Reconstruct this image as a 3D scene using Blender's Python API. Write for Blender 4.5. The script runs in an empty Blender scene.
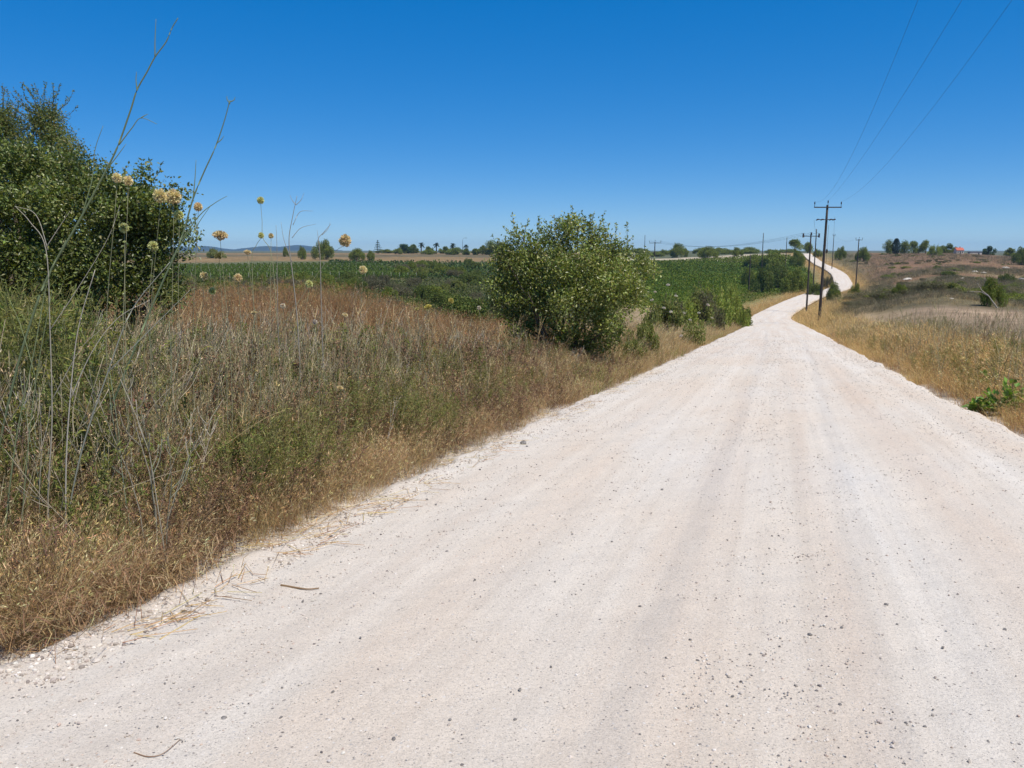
import bpy, math
import numpy as np
from mathutils import Vector
R = math.radians
rng = np.random.default_rng(7)
scene = bpy.context.scene
COL = scene.collection

# ------------------------------------------------------------------ camera, sky, sun, exposure
EYE, FPX, TH = 1.55, 804.0, math.atan(134 / 804.0)
cam_d = bpy.data.cameras.new('camera'); cam = bpy.data.objects.new('camera', cam_d); COL.objects.link(cam)
cam.location = (0, 0, EYE); cam.rotation_euler = (R(90) - TH, 0, 0)
cam_d.sensor_width = 36; cam_d.lens = 36 * FPX / 1024; cam_d.clip_end = 30000; cam_d.clip_start = 0.05
scene.camera = cam
SUN_EL, SUN_AZ = 63.0, 131.0            # azimuth clockwise from the camera's forward (+Y)
world = bpy.data.worlds.new('World'); scene.world = world; world.use_nodes = True
wn = world.node_tree; wn.nodes.clear()
sky = wn.nodes.new('ShaderNodeTexSky'); sky.sky_type = 'NISHITA'; sky.sun_disc = False
sky.sun_elevation = R(SUN_EL); sky.sun_rotation = R(SUN_AZ)
sky.air_density = 1.0; sky.dust_density = 0.0; sky.ozone_density = 4.0; sky.altitude = 4000
hsv = wn.nodes.new('ShaderNodeHueSaturation'); hsv.inputs['Saturation'].default_value = 2.0
sc1 = wn.nodes.new('ShaderNodeVectorMath'); sc1.operation = 'SCALE'; sc1.inputs['Scale'].default_value = 0.0726
gam = wn.nodes.new('ShaderNodeGamma'); gam.inputs['Gamma'].default_value = 0.53
sc2 = wn.nodes.new('ShaderNodeVectorMath'); sc2.operation = 'SCALE'; sc2.inputs['Scale'].default_value = 10.0
bg = wn.nodes.new('ShaderNodeBackground'); bg.inputs[1].default_value = 0.082
wo = wn.nodes.new('ShaderNodeOutputWorld')
wn.links.new(sky.outputs[0], sc1.inputs[0]); wn.links.new(sc1.outputs[0], gam.inputs[0]); wn.links.new(gam.outputs[0], sc2.inputs[0]); wn.links.new(sc2.outputs[0], hsv.inputs['Color']); tint = wn.nodes.new('ShaderNodeVectorMath'); tint.operation = 'MULTIPLY'; tint.inputs[1].default_value = (.78, .93, 1.12)
wn.links.new(hsv.outputs[0], tint.inputs[0]); wn.links.new(tint.outputs[0], bg.inputs[0]); wn.links.new(bg.outputs[0], wo.inputs[0])
sun_d = bpy.data.lights.new('sun', 'SUN'); sun_d.energy = 4.7; sun_d.angle = R(0.7); sun_d.color = (1, .94, .85)
sun = bpy.data.objects.new('sun', sun_d); COL.objects.link(sun); sun.location = (20, 0, 60)
sdir = Vector((math.sin(R(SUN_AZ)) * math.cos(R(SUN_EL)), math.cos(R(SUN_AZ)) * math.cos(R(SUN_EL)), math.sin(R(SUN_EL))))
sun.rotation_euler = sdir.to_track_quat('Z', 'Y').to_euler()
vs = scene.view_settings; vs.view_transform = 'Standard'; vs.look = 'None'; vs.exposure = 0.3; vs.gamma = 1.0
scene.cycles.max_bounces = 6; scene.cycles.diffuse_bounces = 3; scene.cycles.transmission_bounces = 3
scene.cycles.glossy_bounces = 2; scene.cycles.volume_bounces = 0; scene.cycles.transparent_max_bounces = 6

# ------------------------------------------------------------------ helpers
def at(px, py, Y):
    """the point at depth Y seen at a pixel of the photograph"""
    dy = 384 - py; den = FPX * math.cos(TH) + dy * math.sin(TH)
    return np.array([Y * (px - 512) / den, Y, EYE + Y * (-FPX * math.sin(TH) + dy * math.cos(TH)) / den])
def pxof(x, y): return 512 + 808 * x / np.maximum(y, .3)
_h = np.random.default_rng(3).random((256, 256))
def noise(x, y, s=1.0, o=0):
    x = np.asarray(x, float) / s + 17.3 * o + 500; y = np.asarray(y, float) / s + 9.1 * o + 500
    xi, yi = np.floor(x).astype(int), np.floor(y).astype(int); fx, fy = x - xi, y - yi
    fx, fy = fx * fx * (3 - 2 * fx), fy * fy * (3 - 2 * fy)
    g = lambda a, b: _h[(xi + a) % 256, (yi + b) % 256]
    return (g(0, 0) * (1 - fx) + g(1, 0) * fx) * (1 - fy) + (g(0, 1) * (1 - fx) + g(1, 1) * fx) * fy
def fbm(x, y, s=1.0, o=0): return .55 * noise(x, y, s, o) + .28 * noise(x, y, s / 2.1, o + 5) + .17 * noise(x, y, s / 4.3, o + 9)
def sstep(a, b, x):
    t = np.clip((np.asarray(x, float) - a) / (b - a), 0, 1); return t * t * (3 - 2 * t)
def norm(v): return v / np.maximum(np.linalg.norm(v, axis=-1, keepdims=True), 1e-9)

class Geo:
    """quads with a colour per vertex, gathered into one mesh"""
    def __init__(s): s.V, s.F, s.C, s.n = [], [], [], 0
    def add(s, V, F, C):
        V = np.asarray(V, float).reshape(-1, 3); C = np.broadcast_to(np.asarray(C, float), (len(V), 3))
        s.V.append(V); s.F.append(np.asarray(F, int).reshape(-1, 4) + s.n); s.C.append(C); s.n += len(V); return s
    def arr(s): return np.concatenate(s.V), np.concatenate(s.F), np.concatenate(s.C)
def mesh_of(name, V, F, C=None, smooth=False):
    m = bpy.data.meshes.new(name); nv, nf = len(V), len(F); k = F.shape[1]
    m.vertices.add(nv); m.vertices.foreach_set('co', np.ascontiguousarray(V, np.float32).ravel())
    m.loops.add(nf * k); m.loops.foreach_set('vertex_index', np.ascontiguousarray(F, np.int32).ravel())
    m.polygons.add(nf); m.polygons.foreach_set('loop_start', np.arange(0, nf * k, k, dtype=np.int32))
    if C is not None:
        a = m.color_attributes.new('Col', 'FLOAT_COLOR', 'POINT')
        a.data.foreach_set('color', np.ascontiguousarray(np.hstack([C, np.ones((nv, 1))]), np.float32).ravel())
    m.update(calc_edges=True)
    m.polygons.foreach_set('use_smooth', np.full(nf, smooth)); return m
def link(name, me, mat, parent=None, loc=None):
    o = bpy.data.objects.new(name, me); COL.objects.link(o)
    if mat and not me.materials: me.materials.append(mat)
    if parent is not None: o.parent = parent
    if loc is not None: o.location = tuple(loc)
    return o
def build(name, geo, mat, parent=None, loc=None, smooth=False):
    V, F, C = geo.arr(); return link(name, mesh_of(name, V, F, C, smooth), mat, parent, loc)
def tag(o, label, cat, group=None, kind=None):
    if label: o['label'] = label
    if cat: o['category'] = cat
    if group: o['group'] = group
    if kind: o['kind'] = kind
    return o
def empty(name, loc, label, cat, group=None, rz=0.0):
    o = bpy.data.objects.new(name, None); COL.objects.link(o); o.location = tuple(loc); o.rotation_euler.z = rz
    o.empty_display_size = .2; return tag(o, label, cat, group)
def copy_tree(o, loc=None, rz=None, sc=None, label=None, group=None, parent=None, name=None):
    c = o.copy(); COL.objects.link(c)
    if parent is not None: c.parent = parent
    if name: c.name = name
    if loc is not None: c.location = tuple(loc)
    if rz is not None: c.rotation_euler.z = rz
    if sc is not None: c.scale = sc if hasattr(sc, '__len__') else (sc,) * 3
    if label: c['label'] = label
    if group: c['group'] = group
    for ch in list(o.children): copy_tree(ch, parent=c)
    return c

def tube(P, rad, col, n=5, cap=True):
    P = np.asarray(P, float); N = len(P); rad = np.broadcast_to(np.asarray(rad, float), (N,))
    T = norm(np.gradient(P, axis=0)); ref = np.where(np.abs(T[:, 2:3]) > .9, [[1, 0, 0]], [[0, 0, 1]])
    A = norm(np.cross(T, ref)); B = np.cross(T, A); t = np.arange(n) * 2 * np.pi / n
    V = P[:, None] + rad[:, None, None] * (np.cos(t)[None, :, None] * A[:, None] + np.sin(t)[None, :, None] * B[:, None])
    i = np.arange(N - 1)[:, None] * n; j = np.arange(n)[None]; k = (j + 1) % n
    F = np.stack([i + j, i + k, i + n + k, i + n + j], -1).reshape(-1, 4); V = V.reshape(-1, 3)
    if cap:
        V = np.vstack([V, P[0], P[-1]]); e = N * n; F = list(F)
        for q in range(0, n - 1, 2): F.append([e, (q + 2) % n, q + 1, q])
        b = (N - 1) * n
        for q in range(0, n - 1, 2): F.append([e + 1, b + q, b + q + 1, b + (q + 2) % n])
        if n % 2: F += [[e, 0, n - 1, n - 1][:2] + [n - 1, e]] if False else []
        F = np.array(F)
    return V, F, np.broadcast_to(np.asarray(col, float), (len(V), 3))
def box(c, d, col=(.5, .5, .5)):
    c, d = np.asarray(c, float), np.asarray(d, float) / 2
    s = np.array([[-1, -1, -1], [1, -1, -1], [1, 1, -1], [-1, 1, -1], [-1, -1, 1], [1, -1, 1], [1, 1, 1], [-1, 1, 1]])
    return c + s * d, [[3, 2, 1, 0], [4, 5, 6, 7], [0, 1, 5, 4], [1, 2, 6, 5], [2, 3, 7, 6], [3, 0, 4, 7]], col
def blades(P, H, lean, W, col, segs=2, tipw=.15, rg=rng):
    """ribbon blades rooted at P, bending over along lean (N,2); every ribbon tapers"""
    N = len(P); a = rg.random(N) * 2 * np.pi; side = np.stack([np.cos(a), np.sin(a), 0 * a], 1)
    ts = np.linspace(0, 1, segs + 1); V = np.zeros((N, segs + 1, 2, 3))
    L = np.hstack([lean, -.35 * (lean ** 2).sum(1, keepdims=True)])
    for q, t in enumerate(ts):
        c = P + np.array([0, 0, 1]) * (H * t)[:, None] + L * (H * t ** 1.7)[:, None]
        w = (W * (1 - (1 - tipw) * t))[:, None] * side / 2
        V[:, q, 0], V[:, q, 1] = c - w, c + w
    m = 2 * (segs + 1); F = np.array([[2 * q, 2 * q + 1, 2 * q + 3, 2 * q + 2] for q in range(segs)])
    F = (F[None] + (np.arange(N) * m)[:, None, None]).reshape(-1, 4)
    C = np.repeat(np.broadcast_to(col, (N, 3)), m, axis=0); return V.reshape(-1, 3), F, C
def leaves(P, axis, nrm, L, W, col, fold=.2):
    """rhombic folded leaves"""
    axis = norm(axis); s = norm(np.cross(axis, nrm)); u = np.cross(s, axis); L = np.asarray(L)[:, None]; W = np.asarray(W)[:, None]
    V = np.stack([P, P + axis * L * .45 + s * W / 2 + u * W * fold, P + axis * L, P + axis * L * .45 - s * W / 2 + u * W * fold], 1)
    N = len(P); F = np.arange(4 * N).reshape(N, 4); return V.reshape(-1, 3), F, np.repeat(np.broadcast_to(col, (N, 3)), 4, axis=0)
def rdir(n, rg=rng): return norm(rg.normal(size=(n, 3)))
def vary(col, n, amt=.3, rg=rng, hue=.12):
    return np.clip(np.asarray(col) * (1 + amt * rg.uniform(-1, 1, (n, 1))) * (1 + hue * rg.uniform(-1, 1, (n, 3))), .003, .95)
def pick(cols, n, rg=rng, p=None): return np.asarray(cols)[rg.choice(len(cols), n, p=p)]
def instance(geo, protos, pos, sc, tint=None, tilt=.0, rg=rng):
    """many copies of a few plant shapes merged into one ground-cover mesh"""
    N = len(pos); ids = rg.integers(0, len(protos), N); sc = np.broadcast_to(sc, (N,))
    for k, (V, F, C) in enumerate(protos):
        m = ids == k; n = m.sum()
        if not n: continue
        a = rg.random(n) * 2 * np.pi; ca, sa = np.cos(a)[:, None], np.sin(a)[:, None]
        s = sc[m][:, None]; x = (V[None, :, 0] * ca - V[None, :, 1] * sa) * s; y = (V[None, :, 0] * sa + V[None, :, 1] * ca) * s; z = V[None, :, 2] * s
        tl = rg.normal(0, tilt, (n, 2)) if tilt else np.zeros((n, 2)); x = x + z * tl[:, :1]; y = y + z * tl[:, 1:]
        W = np.stack([x, y, np.broadcast_to(z, x.shape)], -1) + pos[m][:, None]
        FF = F[None] + (np.arange(n) * len(V))[:, None, None]
        CC = np.broadcast_to(C[None], (n,) + C.shape)
        if tint is not None: CC = CC * tint[m][:, None]
        geo.add(W.reshape(-1, 3), FF.reshape(-1, 4), CC.reshape(-1, 3))

# ------------------------------------------------------------------ materials
def nodes(name):
    m = bpy.data.materials.new(name); m.use_nodes = True; nt = m.node_tree; nt.nodes.clear()
    out = nt.nodes.new('ShaderNodeOutputMaterial'); return m, nt, out
def nd(nt, typ, **kw):
    n = nt.nodes.new(typ)
    for k, v in kw.items():
        if k[0] == '_': setattr(n, k[1:], v)
        else: n.inputs[k.replace('__', ' ')].default_value = v
    return n
def mix(nt, a, b, f, mode='MIX'):
    n = nt.nodes.new('ShaderNodeMix'); n.data_type = 'RGBA'; n.blend_type = mode
    for s, v in ((n.inputs[0], f), (n.inputs[6], a), (n.inputs[7], b)):
        if isinstance(v, bpy.types.NodeSocket): nt.links.new(v, s)
        else: s.default_value = (*v, 1) if hasattr(v, '__len__') else v
    return n.outputs[2]
def ramp(nt, src, stops):
    n = nt.nodes.new('ShaderNodeValToRGB'); e = n.color_ramp.elements
    while len(e) < len(stops): e.new(.5)
    for q, (p, c) in zip(e, stops): q.position = p; q.color = (*c, 1) if hasattr(c, '__len__') else (c, c, c, 1)
    nt.links.new(src, n.inputs[0]); return n.outputs[0]
def plant_mat(name, rough=.55, trans=.3, spec=.4, tcol=(1.2, 1.25, .5)):
    m, nt, out = nodes(name)
    at_ = nd(nt, 'ShaderNodeAttribute', _attribute_name='Col')
    b = nd(nt, 'ShaderNodeBsdfPrincipled', Roughness=rough); b.inputs['Specular IOR Level'].default_value = spec
    nt.links.new(at_.outputs['Color'], b.inputs['Base Color'])
    if trans:
        t = nd(nt, 'ShaderNodeBsdfTranslucent'); nt.links.new(mix(nt, at_.outputs['Color'], tcol, 1.0, 'MULTIPLY'), t.inputs[0])
        ms = nd(nt, 'ShaderNodeMixShader', Fac=trans); nt.links.new(b.outputs[0], ms.inputs[1]); nt.links.new(t.outputs[0], ms.inputs[2])
        nt.links.new(ms.outputs[0], out.inputs[0])
    else: nt.links.new(b.outputs[0], out.inputs[0])
    return m
M_leaf = plant_mat('glossy_leaf', .4, .28, .5)
M_scrub = plant_mat('scrub_leaf', .7, .35, .1, (1.3, 1.2, .5))
M_straw = plant_mat('dry_straw', .6, .25, .3, (1.1, 1.0, .8))
M_stem = plant_mat('weed_stem', .75, .1, .1)
M_far = plant_mat('far_foliage', .8, .22, .08)
M_solid = plant_mat('tinted_solid', .75, 0, .25)
def simple(name, col, rough=.7, metal=0, ns=20., amt=.35):
    m, nt, out = nodes(name); tc = nd(nt, 'ShaderNodeTexCoord')
    n = nd(nt, 'ShaderNodeTexNoise', Scale=ns, Detail=6.0); nt.links.new(tc.outputs['Object'], n.inputs['Vector'])
    c = ramp(nt, n.outputs[0], [(.3, tuple(v * (1 - amt) for v in col)), (.7, tuple(min(v * (1 + amt), .95) for v in col))])
    b = nd(nt, 'ShaderNodeBsdfPrincipled', Roughness=rough, Metallic=metal); nt.links.new(c, b.inputs['Base Color'])
    bp = nd(nt, 'ShaderNodeBump', Strength=.4, Distance=.02); nt.links.new(n.outputs[0], bp.inputs['Height']); nt.links.new(bp.outputs[0], b.inputs['Normal'])
    nt.links.new(b.outputs[0], out.inputs[0]); return m
def wood_mat():
    m, nt, out = nodes('creosoted_wood'); tc = nd(nt, 'ShaderNodeTexCoord'); mp = nd(nt, 'ShaderNodeMapping'); mp.inputs['Scale'].default_value = (14, 14, .6)
    n = nd(nt, 'ShaderNodeTexNoise', Scale=3.0, Detail=8.0); nt.links.new(tc.outputs['Object'], mp.inputs[0]); nt.links.new(mp.outputs[0], n.inputs['Vector'])
    b = nd(nt, 'ShaderNodeBsdfPrincipled', Roughness=.85)
    nt.links.new(ramp(nt, n.outputs[0], [(.3, (.022, .017, .013)), (.75, (.085, .063, .045))]), b.inputs['Base Color'])
    bp = nd(nt, 'ShaderNodeBump', Strength=.5, Distance=.02); nt.links.new(n.outputs[0], bp.inputs['Height']); nt.links.new(bp.outputs[0], b.inputs['Normal'])
    nt.links.new(b.outputs[0], out.inputs[0]); return m
M_wood = wood_mat(); M_steel = simple('dull_steel', (.10, .10, .105), .5, .6); M_wire = simple('aluminium_wire', (.02, .02, .022), .5, .5)
M_porcelain = simple('brown_porcelain', (.05, .03, .025), .25); M_bark = simple('grey_bark', (.11, .085, .06), .9)
M_stone = simple('dark_stone', (.19, .175, .16), .9, 0, 40.); M_lime = simple('pale_limestone', (.50, .46, .39), .9, 0, 3.)
M_wall = simple('pale_render', (.62, .57, .48), .9); M_roof = simple('red_roof_tile', (.42, .10, .055), .8); M_dark = simple('dark_glass', (.03, .035, .04), .15)

# ------------------------------------------------------------------ terrain: a polar sheet round the viewpoint, out to the horizon
SL = .0757; AZR = .3304; HW = 3.12            # grade of the road, its bearing, half its width
def rx(Y): return -.1 + AZR * Y
FARROAD = [(771, 317, 128), (784, 308.5, 150), (801, 300, 172), (818, 293.5, 195), (834, 290, 218), (842.5, 285.5, 245), (842, 280, 268),
           (838, 273.5, 300), (829, 268, 335), (818.5, 263, 370), (809, 256, 415), (806, 253.6, 450), (803, 254.2, 520)]
ctrl = np.array([[rx(y), y, -SL * y] for y in (-60, -40, -20, 0, 20, 40, 60, 80, 100)] + [list(at(*p)) for p in FARROAD])
def catmull(P, m):
    out = []; Q = np.vstack([2 * P[0] - P[1], P, 2 * P[-1] - P[-2]])
    for i in range(1, len(Q) - 2):
        a, b, c, d = Q[i - 1:i + 3]; t = np.linspace(0, 1, m, endpoint=False)[:, None]
        out.append(.5 * (2 * b + (c - a) * t + (2 * a - 5 * b + 4 * c - d) * t ** 2 + (3 * b - a - 3 * c + d) * t ** 3))
    return np.vstack(out + [P[-1:]])
RD = catmull(ctrl, 10)
RDW = np.interp(RD[:, 1], [100, 150, 300, 450], [HW, 2.9, 2.6, 2.3])
TAB = {
 -500: [(30, 312), (45, 322), (70, 318), (110, 299), (150, 287), (220, 273), (300, 264.5), (450, 257.5), (600, 253.5), (700, 253), (1500, 252), (8000, 250.5)],
 300: [(30, 312), (45, 322), (70, 318), (110, 299), (150, 287), (220, 273), (300, 264.5), (450, 257.5), (600, 253.5), (700, 253), (1500, 252), (8000, 250.5)],
 500: [(30, 348), (45, 337), (70, 321), (110, 302), (150, 291), (220, 276), (300, 267), (450, 258.5), (600, 254), (700, 253), (1500, 252), (8000, 250.5)],
 650: [(30, 351), (50, 338), (80, 325), (120, 311), (150, 301), (200, 287), (260, 276), (350, 266), (450, 260.5), (550, 257.5), (700, 252.5), (1500, 252), (8000, 250.5)],
 780: [(30, 351), (60, 331.5), (90, 322.5), (126, 316), (150, 309), (190, 297), (260, 284), (300, 277), (350, 266), (420, 256), (470, 253.5), (700, 253), (8000, 250.5)],
 850: [(30, 351), (60, 330), (90, 320), (126, 311), (190, 298), (230, 291), (260, 285), (300, 277), (350, 265), (420, 255.5), (470, 253), (700, 253), (8000, 250.5)],
 950: [(20, 372), (30, 348), (45, 328), (60, 315), (80, 309), (130, 297), (200, 281), (300, 265), (420, 254), (470, 253), (700, 253), (8000, 250.5)],
 1024: [(20, 370), (30, 345), (45, 326), (60, 315), (80, 309), (130, 298), (200, 283), (300, 268), (420, 258), (470, 257), (700, 256), (8000, 250.5)],
 1700: [(20, 370), (30, 345), (45, 326), (60, 315), (80, 309), (130, 298), (200, 283), (300, 268), (420, 258), (470, 257), (700, 256), (8000, 250.5)]}
LR = np.linspace(math.log(.6), math.log(6500), 470); RR = np.exp(LR)
AZ = R(1) * np.concatenate([np.linspace(-180, -48, 67)[:-1], np.arange(-48, 48, .19), np.linspace(48, 180, 67)])
cols_az, cols_z = [], []
for px, rows in sorted(TAB.items()):
    a = math.atan((px - 512) / 808); Y = np.array([r[0] for r in rows], float); z = np.array([at(px, r[1], r[0])[2] for r in rows])
    zz = np.interp(LR, np.log(Y / math.cos(a)), z); k = np.exp(-np.linspace(-2, 2, 13) ** 2); k /= k.sum()
    cols_az.append(a); cols_z.append(np.convolve(np.pad(zz, 6, mode='edge'), k, 'valid'))
cols_az, cols_z = np.array(cols_az), np.array(cols_z)
ii = np.clip(np.searchsorted(cols_az, AZ) - 1, 0, len(cols_az) - 2)
tt = sstep(0, 1, (AZ - cols_az[ii]) / (cols_az[ii + 1] - cols_az[ii]))
ZT = cols_z[ii] * (1 - tt[:, None]) + cols_z[ii + 1] * tt[:, None]           # (azimuth, radius)
GX, GY = np.sin(AZ)[:, None] * RR, np.cos(AZ)[:, None] * RR
plane = -SL * np.clip(GY, -25, 1e9)
w = sstep(13, 32, RR)[None] * np.ones_like(GX)
GZ = plane * (1 - w) + ZT * w
def road_near(x, y):
    """signed side distance from the road's middle, its height there and its half width"""
    x, y = np.ravel(x), np.ravel(y); D = np.full(len(x), 1e9); Z = np.zeros(len(x)); W = np.full(len(x), HW); S = np.ones(len(x))
    A, B = RD[:-1], RD[1:]
    for q in range(0, len(A)):
        if q < 79 and q % 10: continue                                          # the straight stretch needs few pieces
        a = A[q]; b = B[q] if q >= 79 else RD[min(q + 10, 79)]
        d = b[:2] - a[:2]; l2 = (d ** 2).sum()
        if l2 < 1e-9: continue
        t = np.clip(((x - a[0]) * d[0] + (y - a[1]) * d[1]) / l2, 0, 1); ex, ey = x - a[0] - t * d[0], y - a[1] - t * d[1]
        dd = np.hypot(ex, ey); m = dd < D
        D[m] = dd[m]; Z[m] = (a[2] + t * (b[2] - a[2]) - SL * ey * (q < 79))[m]; W[m] = np.interp(y, RD[:, 1], RDW)[m]; S[m] = np.sign(ex * d[1] - ey * d[0])[m]
    return D * S, Z, W
d, zr, hw = (v.reshape(GX.shape) for v in road_near(GX, GY))
off = np.abs(d) - hw
bank = 2.0 * sstep(.3, 2.8, off) * sstep(50, 90, GY) * sstep(150, 115, GY) * (d > 0) * sstep(22, 10, off) + .28 * sstep(.15, 2.2, off) * sstep(60, 25, RR)[None] * np.where(d < 0, 1, .55)
GZ = GZ + bank + (fbm(GX, GY, 3.5) - .5) * .22 * sstep(.3, 2.5, off) * sstep(150, 40, RR)[None] + (fbm(GX, GY, 60, 3) - .5) * .8 * sstep(60, 140, RR)[None] * sstep(700, 350, RR)[None] * sstep(4, 20, off)
blend = sstep(0, 1, (off - .1) / np.interp(RR, [10, 40, 150], [1.2, 2.0, 9])[None])
GZ = np.where(off < 60, (zr - .07 - .004 * np.minimum(RR, 150)[None] ) * (1 - blend) + GZ * blend, GZ)
def ground_z(x, y):
    x, y = np.asarray(x, float), np.asarray(y, float)
    a = np.interp(np.arctan2(x, y), AZ, np.arange(len(AZ))); r = np.clip((np.log(np.maximum(np.hypot(x, y), .61)) - LR[0]) / (LR[1] - LR[0]), 0, len(LR) - 1.001)
    ai, ri = np.clip(a.astype(int), 0, len(AZ) - 2), r.astype(int); fa, fr = a - ai, r - ri
    return (GZ[ai, ri] * (1 - fr) + GZ[ai, ri + 1] * fr) * (1 - fa) + (GZ[ai + 1, ri] * (1 - fr) + GZ[ai + 1, ri + 1] * fr) * fa
def on(px, Y):
    x = Y * (px - 512) / 808; return np.array([x, Y, float(ground_z(x, Y))])
# what grows or lies where: base colours of soils and stubble, patch by patch
PX = np.where(GY > .5, pxof(GX, GY), np.where(GX < 0, -800, 1800)); RJ = RR[None] * (1 + .22 * (fbm(GX, GY, 25, 2) - .5))
def C3(c): return np.array(c, float)
base = np.ones(GX.shape + (3,)) * C3((.17, .12, .07))
def put(mask, c):
    global base
    base = base * (1 - mask[..., None]) + C3(c) * mask[..., None]
left = sstep(660, 600, PX); mid = sstep(600, 650, PX) * sstep(880, 840, PX); right = sstep(840, 880, PX)
put(left * sstep(9, 14, RJ), (.14, .08, .045)); put(left * sstep(36, 42, RJ), (.065, .07, .03)); put(left * sstep(190, 210, RJ) * sstep(420, 390, PX) * sstep(150, 180, PX), (.27, .22, .12))
put(left * sstep(305, 320, RJ), (.10, .11, .05)); put(left * sstep(350, 380, RJ), (.21, .145, .07)); put(left * sstep(470, 500, RJ), (.12, .10, .055)); put(left * sstep(560, 600, RJ), (.21, .145, .075)); put(left * sstep(700, 800, RJ), (.10, .11, .07))
put(mid * sstep(20, 35, RJ), (.28, .21, .12)); put(mid * sstep(120, 150, RJ), (.06, .11, .025)); put(mid * sstep(835, 815, PX) * sstep(395, 415, RJ), (.40, .34, .24)); put(mid * sstep(815, 835, PX) * sstep(105, 125, RJ), (.13, .115, .06)); put(mid * sstep(500, 520, RJ), (.09, .10, .055))
put(right * sstep(14, 24, RJ), (.28, .205, .135)); put(right * sstep(66, 74, RJ), (.12, .10, .055))
st = np.sin(RJ / 11 + 3 * noise(GX, GY, 90, 4)) * .5 + .5
put(right * sstep(80, 100, RJ) * sstep(.5, .75, st), (.20, .12, .07)); put(right * sstep(80, 100, RJ) * sstep(.45, .3, fbm(GX, GY, 30, 7)) * sstep(420, 400, RJ), (.25, .19, .11))
put(right * sstep(250, 290, RJ) * sstep(.55, .4, st), (.19, .115, .07)); put(right * sstep(600, 700, RJ), (.10, .11, .07))
verge = sstep(8, 2, off) * sstep(25, 60, RR)[None] * sstep(500, 420, RR)[None]
put(verge, (.34, .25, .14))
base *= (.72 + .56 * fbm(GX, GY, 4, 11))[..., None] * (.85 + .3 * noise(GX, GY, 1.1, 12))[..., None]
put(sstep(.7, .1, off + .9 * (fbm(GX, GY, 1.2, 6) - .5)) * sstep(150, 60, RR)[None], (.52, .46, .38))
na, nr = GX.shape; idx = np.arange(na * nr).reshape(na, nr)
F = np.stack([idx[:-1, :-1], idx[1:, :-1], idx[1:, 1:], idx[:-1, 1:]], -1).reshape(-1, 4)[:, ::-1]
m, nt, out = nodes('dry_earth'); a_ = nd(nt, 'ShaderNodeAttribute', _attribute_name='Col'); geo_ = nd(nt, 'ShaderNodeNewGeometry')
n1 = nd(nt, 'ShaderNodeTexNoise', Scale=9.0, Detail=8.0, Roughness=.7); nt.links.new(geo_.outputs['Position'], n1.inputs['Vector'])
n2 = nd(nt, 'ShaderNodeTexNoise', Scale=.6, Detail=8.0, Roughness=.65); nt.links.new(geo_.outputs['Position'], n2.inputs['Vector'])
c = mix(nt, a_.outputs['Color'], ramp(nt, n1.outputs[0], [(.3, .55), (.7, 1.35)]), .8, 'MULTIPLY'); c = mix(nt, c, ramp(nt, n2.outputs[0], [(.3, .7), (.7, 1.25)]), .8, 'MULTIPLY')
b = nd(nt, 'ShaderNodeBsdfPrincipled', Roughness=.95); b.inputs['Specular IOR Level'].default_value = .1; nt.links.new(c, b.inputs['Base Color'])
bp = nd(nt, 'ShaderNodeBump', Strength=.6, Distance=.05); nt.links.new(n1.outputs[0], bp.inputs['Height']); nt.links.new(bp.outputs[0], b.inputs['Normal']); nt.links.new(b.outputs[0], out.inputs[0])
GV = np.stack([GX, GY, GZ], -1).reshape(-1, 3); GC = base.reshape(-1, 3)
GV = np.vstack([GV, [[0, 0, 0]]]); GC = np.vstack([GC, [[.5, .45, .38]]])        # the middle under the viewpoint
cf = np.array([[idx[q, 0], na * nr, idx[min(q + 1, na - 1), 0], idx[q, 0]] for q in range(0)], int).reshape(-1, 4)
tag(link('ground', mesh_of('ground', GV, F, GC, True), m), None, None, None, 'structure')

# ------------------------------------------------------------------ gravel road
S = np.concatenate([[0], np.cumsum(np.linalg.norm(np.diff(RD[:, :2], axis=0), axis=1))])
s_near = np.concatenate([np.arange(0, 48, .8), np.arange(48, 82, .05), np.arange(82, 130, .25), np.arange(130, S[-1], 1.0)])
P = np.stack([np.interp(s_near, S, RD[:, q]) for q in range(3)], 1); Wd = np.interp(s_near, S, RDW)
T = np.gradient(P[:, :2], axis=0); T /= np.linalg.norm(T, axis=1, keepdims=True); Nn = np.stack([T[:, 1], -T[:, 0]], 1)
us = np.linspace(-1, 1, 121); edge = .35 * (fbm(s_near, 0 * s_near, 1.6, 1) - .5) + .15 * (noise(s_near, 0 * s_near, .3, 2) - .5); edge2 = .35 * (fbm(s_near, 0 * s_near, 1.6, 21) - .5) + .15 * (noise(s_near, 0 * s_near, .3, 22) - .5)
U = us[None] * Wd[:, None]; U = U + np.where(us < 0, edge[:, None], edge2[:, None]) * np.abs(us[None]) ** 8
X, Y = P[:, :1] + Nn[:, :1] * U, P[:, 1:2] + Nn[:, 1:] * U
nearf = sstep(60, 15, Y)
rut = -.008 * (np.exp(-((np.abs(U - .1) - .85) / .3) ** 2) + .6 * np.exp(-((U - 2.3) / .25) ** 2))
Z = P[:, 2:3] - SL * (Y - P[:, 1:2]) * sstep(125, 95, P[:, 1:2]) + .04 * (1 - us[None] ** 2) + rut + (fbm(X, Y, .5, 2) - .5) * .035 * nearf + (noise(X, Y, .07, 3) - .5) * .012 * nearf + (fbm(X, Y, 3, 4) - .5) * .06
Z = Z - .25 * sstep(.97, 1., np.abs(us))[None]
nr_, nc_ = X.shape; idx = np.arange(nr_ * nc_).reshape(nr_, nc_); F = np.stack([idx[:-1, :-1], idx[:-1, 1:], idx[1:, 1:], idx[1:, :-1]], -1).reshape(-1, 4)
RZ = Z; me = mesh_of('gravel_road', np.stack([X, Y, Z], -1).reshape(-1, 3), F, None, True)
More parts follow.
